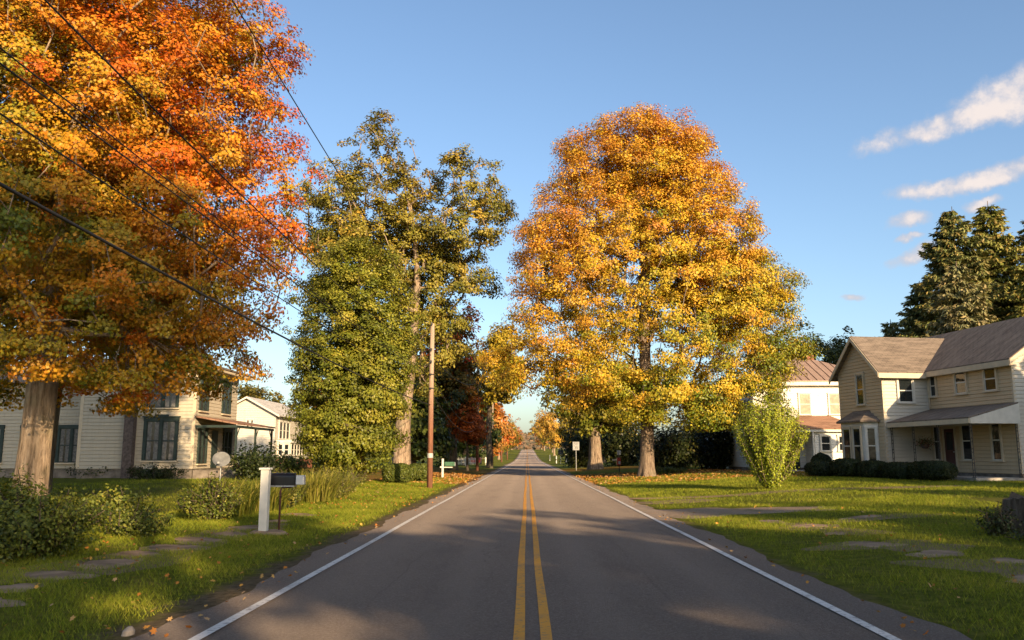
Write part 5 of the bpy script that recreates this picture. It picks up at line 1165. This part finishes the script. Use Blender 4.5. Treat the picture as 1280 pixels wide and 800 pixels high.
C = ramp_col([(.2, .09, .03), (.42, .16, .03), (.5, .28, .06), (.4, .26, .14)], g.random(n))
tag(leaves_mesh('fallen_leaves', P, np.array([0, 0, 1.]) + g.normal(size=(n, 3)) * .45, g.uniform(.045, .085, n) * (1 + (Yy > 48) * 1.2), C, M['litter'], None, LOBE, g.normal(size=(n, 3))), kind='stuff')

# ------------------------------------------------------------------ camera
pitch = math.atan(169 / 1050); yaw = math.atan(19 / 1050 * math.cos(pitch))
cam = bpy.data.cameras.new('camera'); cam.sensor_width = 36; cam.lens = 36 * 1050 / 1280; cam.clip_start = .1; cam.clip_end = 4000
co = bpy.data.objects.new('camera', cam); COL.objects.link(co); co.location = (0, 0, H_CAM); co.rotation_euler = (math.pi / 2 + pitch, 0, yaw); scene.camera = co

# ------------------------------------------------------------------ sun, sky and a few clouds in the sky
az, el = R(SUN_AZ), R(SUN_EL)
sd = Vector((math.sin(az) * math.cos(el), -math.cos(az) * math.cos(el), math.sin(el)))
sun = bpy.data.lights.new('sun', 'SUN'); sun.energy = 5.0; sun.angle = R(.53); sun.color = (1, .73, .43)
so = bpy.data.objects.new('sun', sun); COL.objects.link(so); so.rotation_euler = sd.to_track_quat('Z', 'Y').to_euler(); so.location = (20, -30, 30)
wd = bpy.data.worlds.new('World'); scene.world = wd; wd.use_nodes = True
nt = NT(wd.node_tree); bg = nt.n['Background']
sky = nt.node('ShaderNodeTexSky', sky_type='NISHITA'); sky.sun_disc = False; sky.sun_elevation = el; sky.sun_rotation = math.atan2(sd.x, sd.y)
sky.air_density = 1.0; sky.dust_density = 1.7; sky.ozone_density = 2.4
dv = nt.node('ShaderNodeNewGeometry').outputs['Incoming']
neg = nt.node('ShaderNodeVectorMath', operation='SCALE'); nt.put(neg.inputs[0], dv); neg.inputs['Scale'].default_value = -1
tc = nt.coord('Generated')
sx = nt.node('ShaderNodeSeparateXYZ'); nt.put(sx.inputs[0], tc)
A_ = nt.m('MULTIPLY', nt.m('ARCTAN2', sx.outputs[0], sx.outputs[1]), 57.2958); E_ = nt.m('MULTIPLY', nt.m('ARCSINE', sx.outputs[2]), 57.2958)
nz = nt.node('ShaderNodeTexNoise'); nt.put(nz.inputs['Vector'], tc); nz.inputs['Scale'].default_value = 34; nz.inputs['Detail'].default_value = 9; nz.inputs['Roughness'].default_value = .6
nb_ = nt.m('SUBTRACT', nz.outputs['Fac'], .5)
nw = nt.node('ShaderNodeTexNoise'); nt.put(nw.inputs['Vector'], tc); nw.inputs['Scale'].default_value = 16; nw.inputs['Detail'].default_value = 5
nf = nt.noise(tc, 85, 6, .7)
E_ = nt.m('ADD', E_, nt.m('ADD', nt.m('MULTIPLY_ADD', nw.outputs['Fac'], 1.9, -.95), nt.m('MULTIPLY_ADD', nf, .5, -.25)))
tot = None
for (a0, e0, ra, re, k) in ((29.5, 20.0, 7.0, .85, .12), (33., 20.9, 5.5, 1.5, .1), (28.6, 16.25, 5.0, .6, .06), (32, 16.6, 3.5, .8, .05), (24.9, 14.3, 1.3, .55, .02), (25.3, 12.2, 1.7, .5, .22), (21.4, 10.1, .8, .28, 0), (24.8, 13.2, .9, .25, 0), (29., 14.9, 1., .4, 0)):
    da = nt.m('SUBTRACT', A_, a0); de = nt.m('SUBTRACT', nt.m('SUBTRACT', E_, e0), nt.m('MULTIPLY', da, k))
    qa = nt.m('POWER', nt.m('ABSOLUTE', nt.m('DIVIDE', da, ra)), 2.); qe = nt.m('POWER', nt.m('ABSOLUTE', nt.m('DIVIDE', de, re)), 2.)
    m1 = nt.m('SUBTRACT', 1., nt.m('ADD', qa, qe)); tot = m1 if tot is None else nt.m('MAXIMUM', tot, m1)
mask = nt.mapr(nt.m('MULTIPLY_ADD', nb_, 2.6, tot), -.35, 1.2)
cc = nt.mix(nt.mapr(nt.m('MULTIPLY_ADD', nb_, 4., nt.m('ADD', tot, nt.m('MULTIPLY', nt.m('SUBTRACT', E_, 17), .05))), .2, 1.5), (2.7, 2.65, 2.9), (4.3, 3.75, 3.45))
nt.put(bg.inputs['Color'], nt.mix(nt.m('MULTIPLY', mask, .92), sky.outputs[0], cc)); bg.inputs['Strength'].default_value = .115
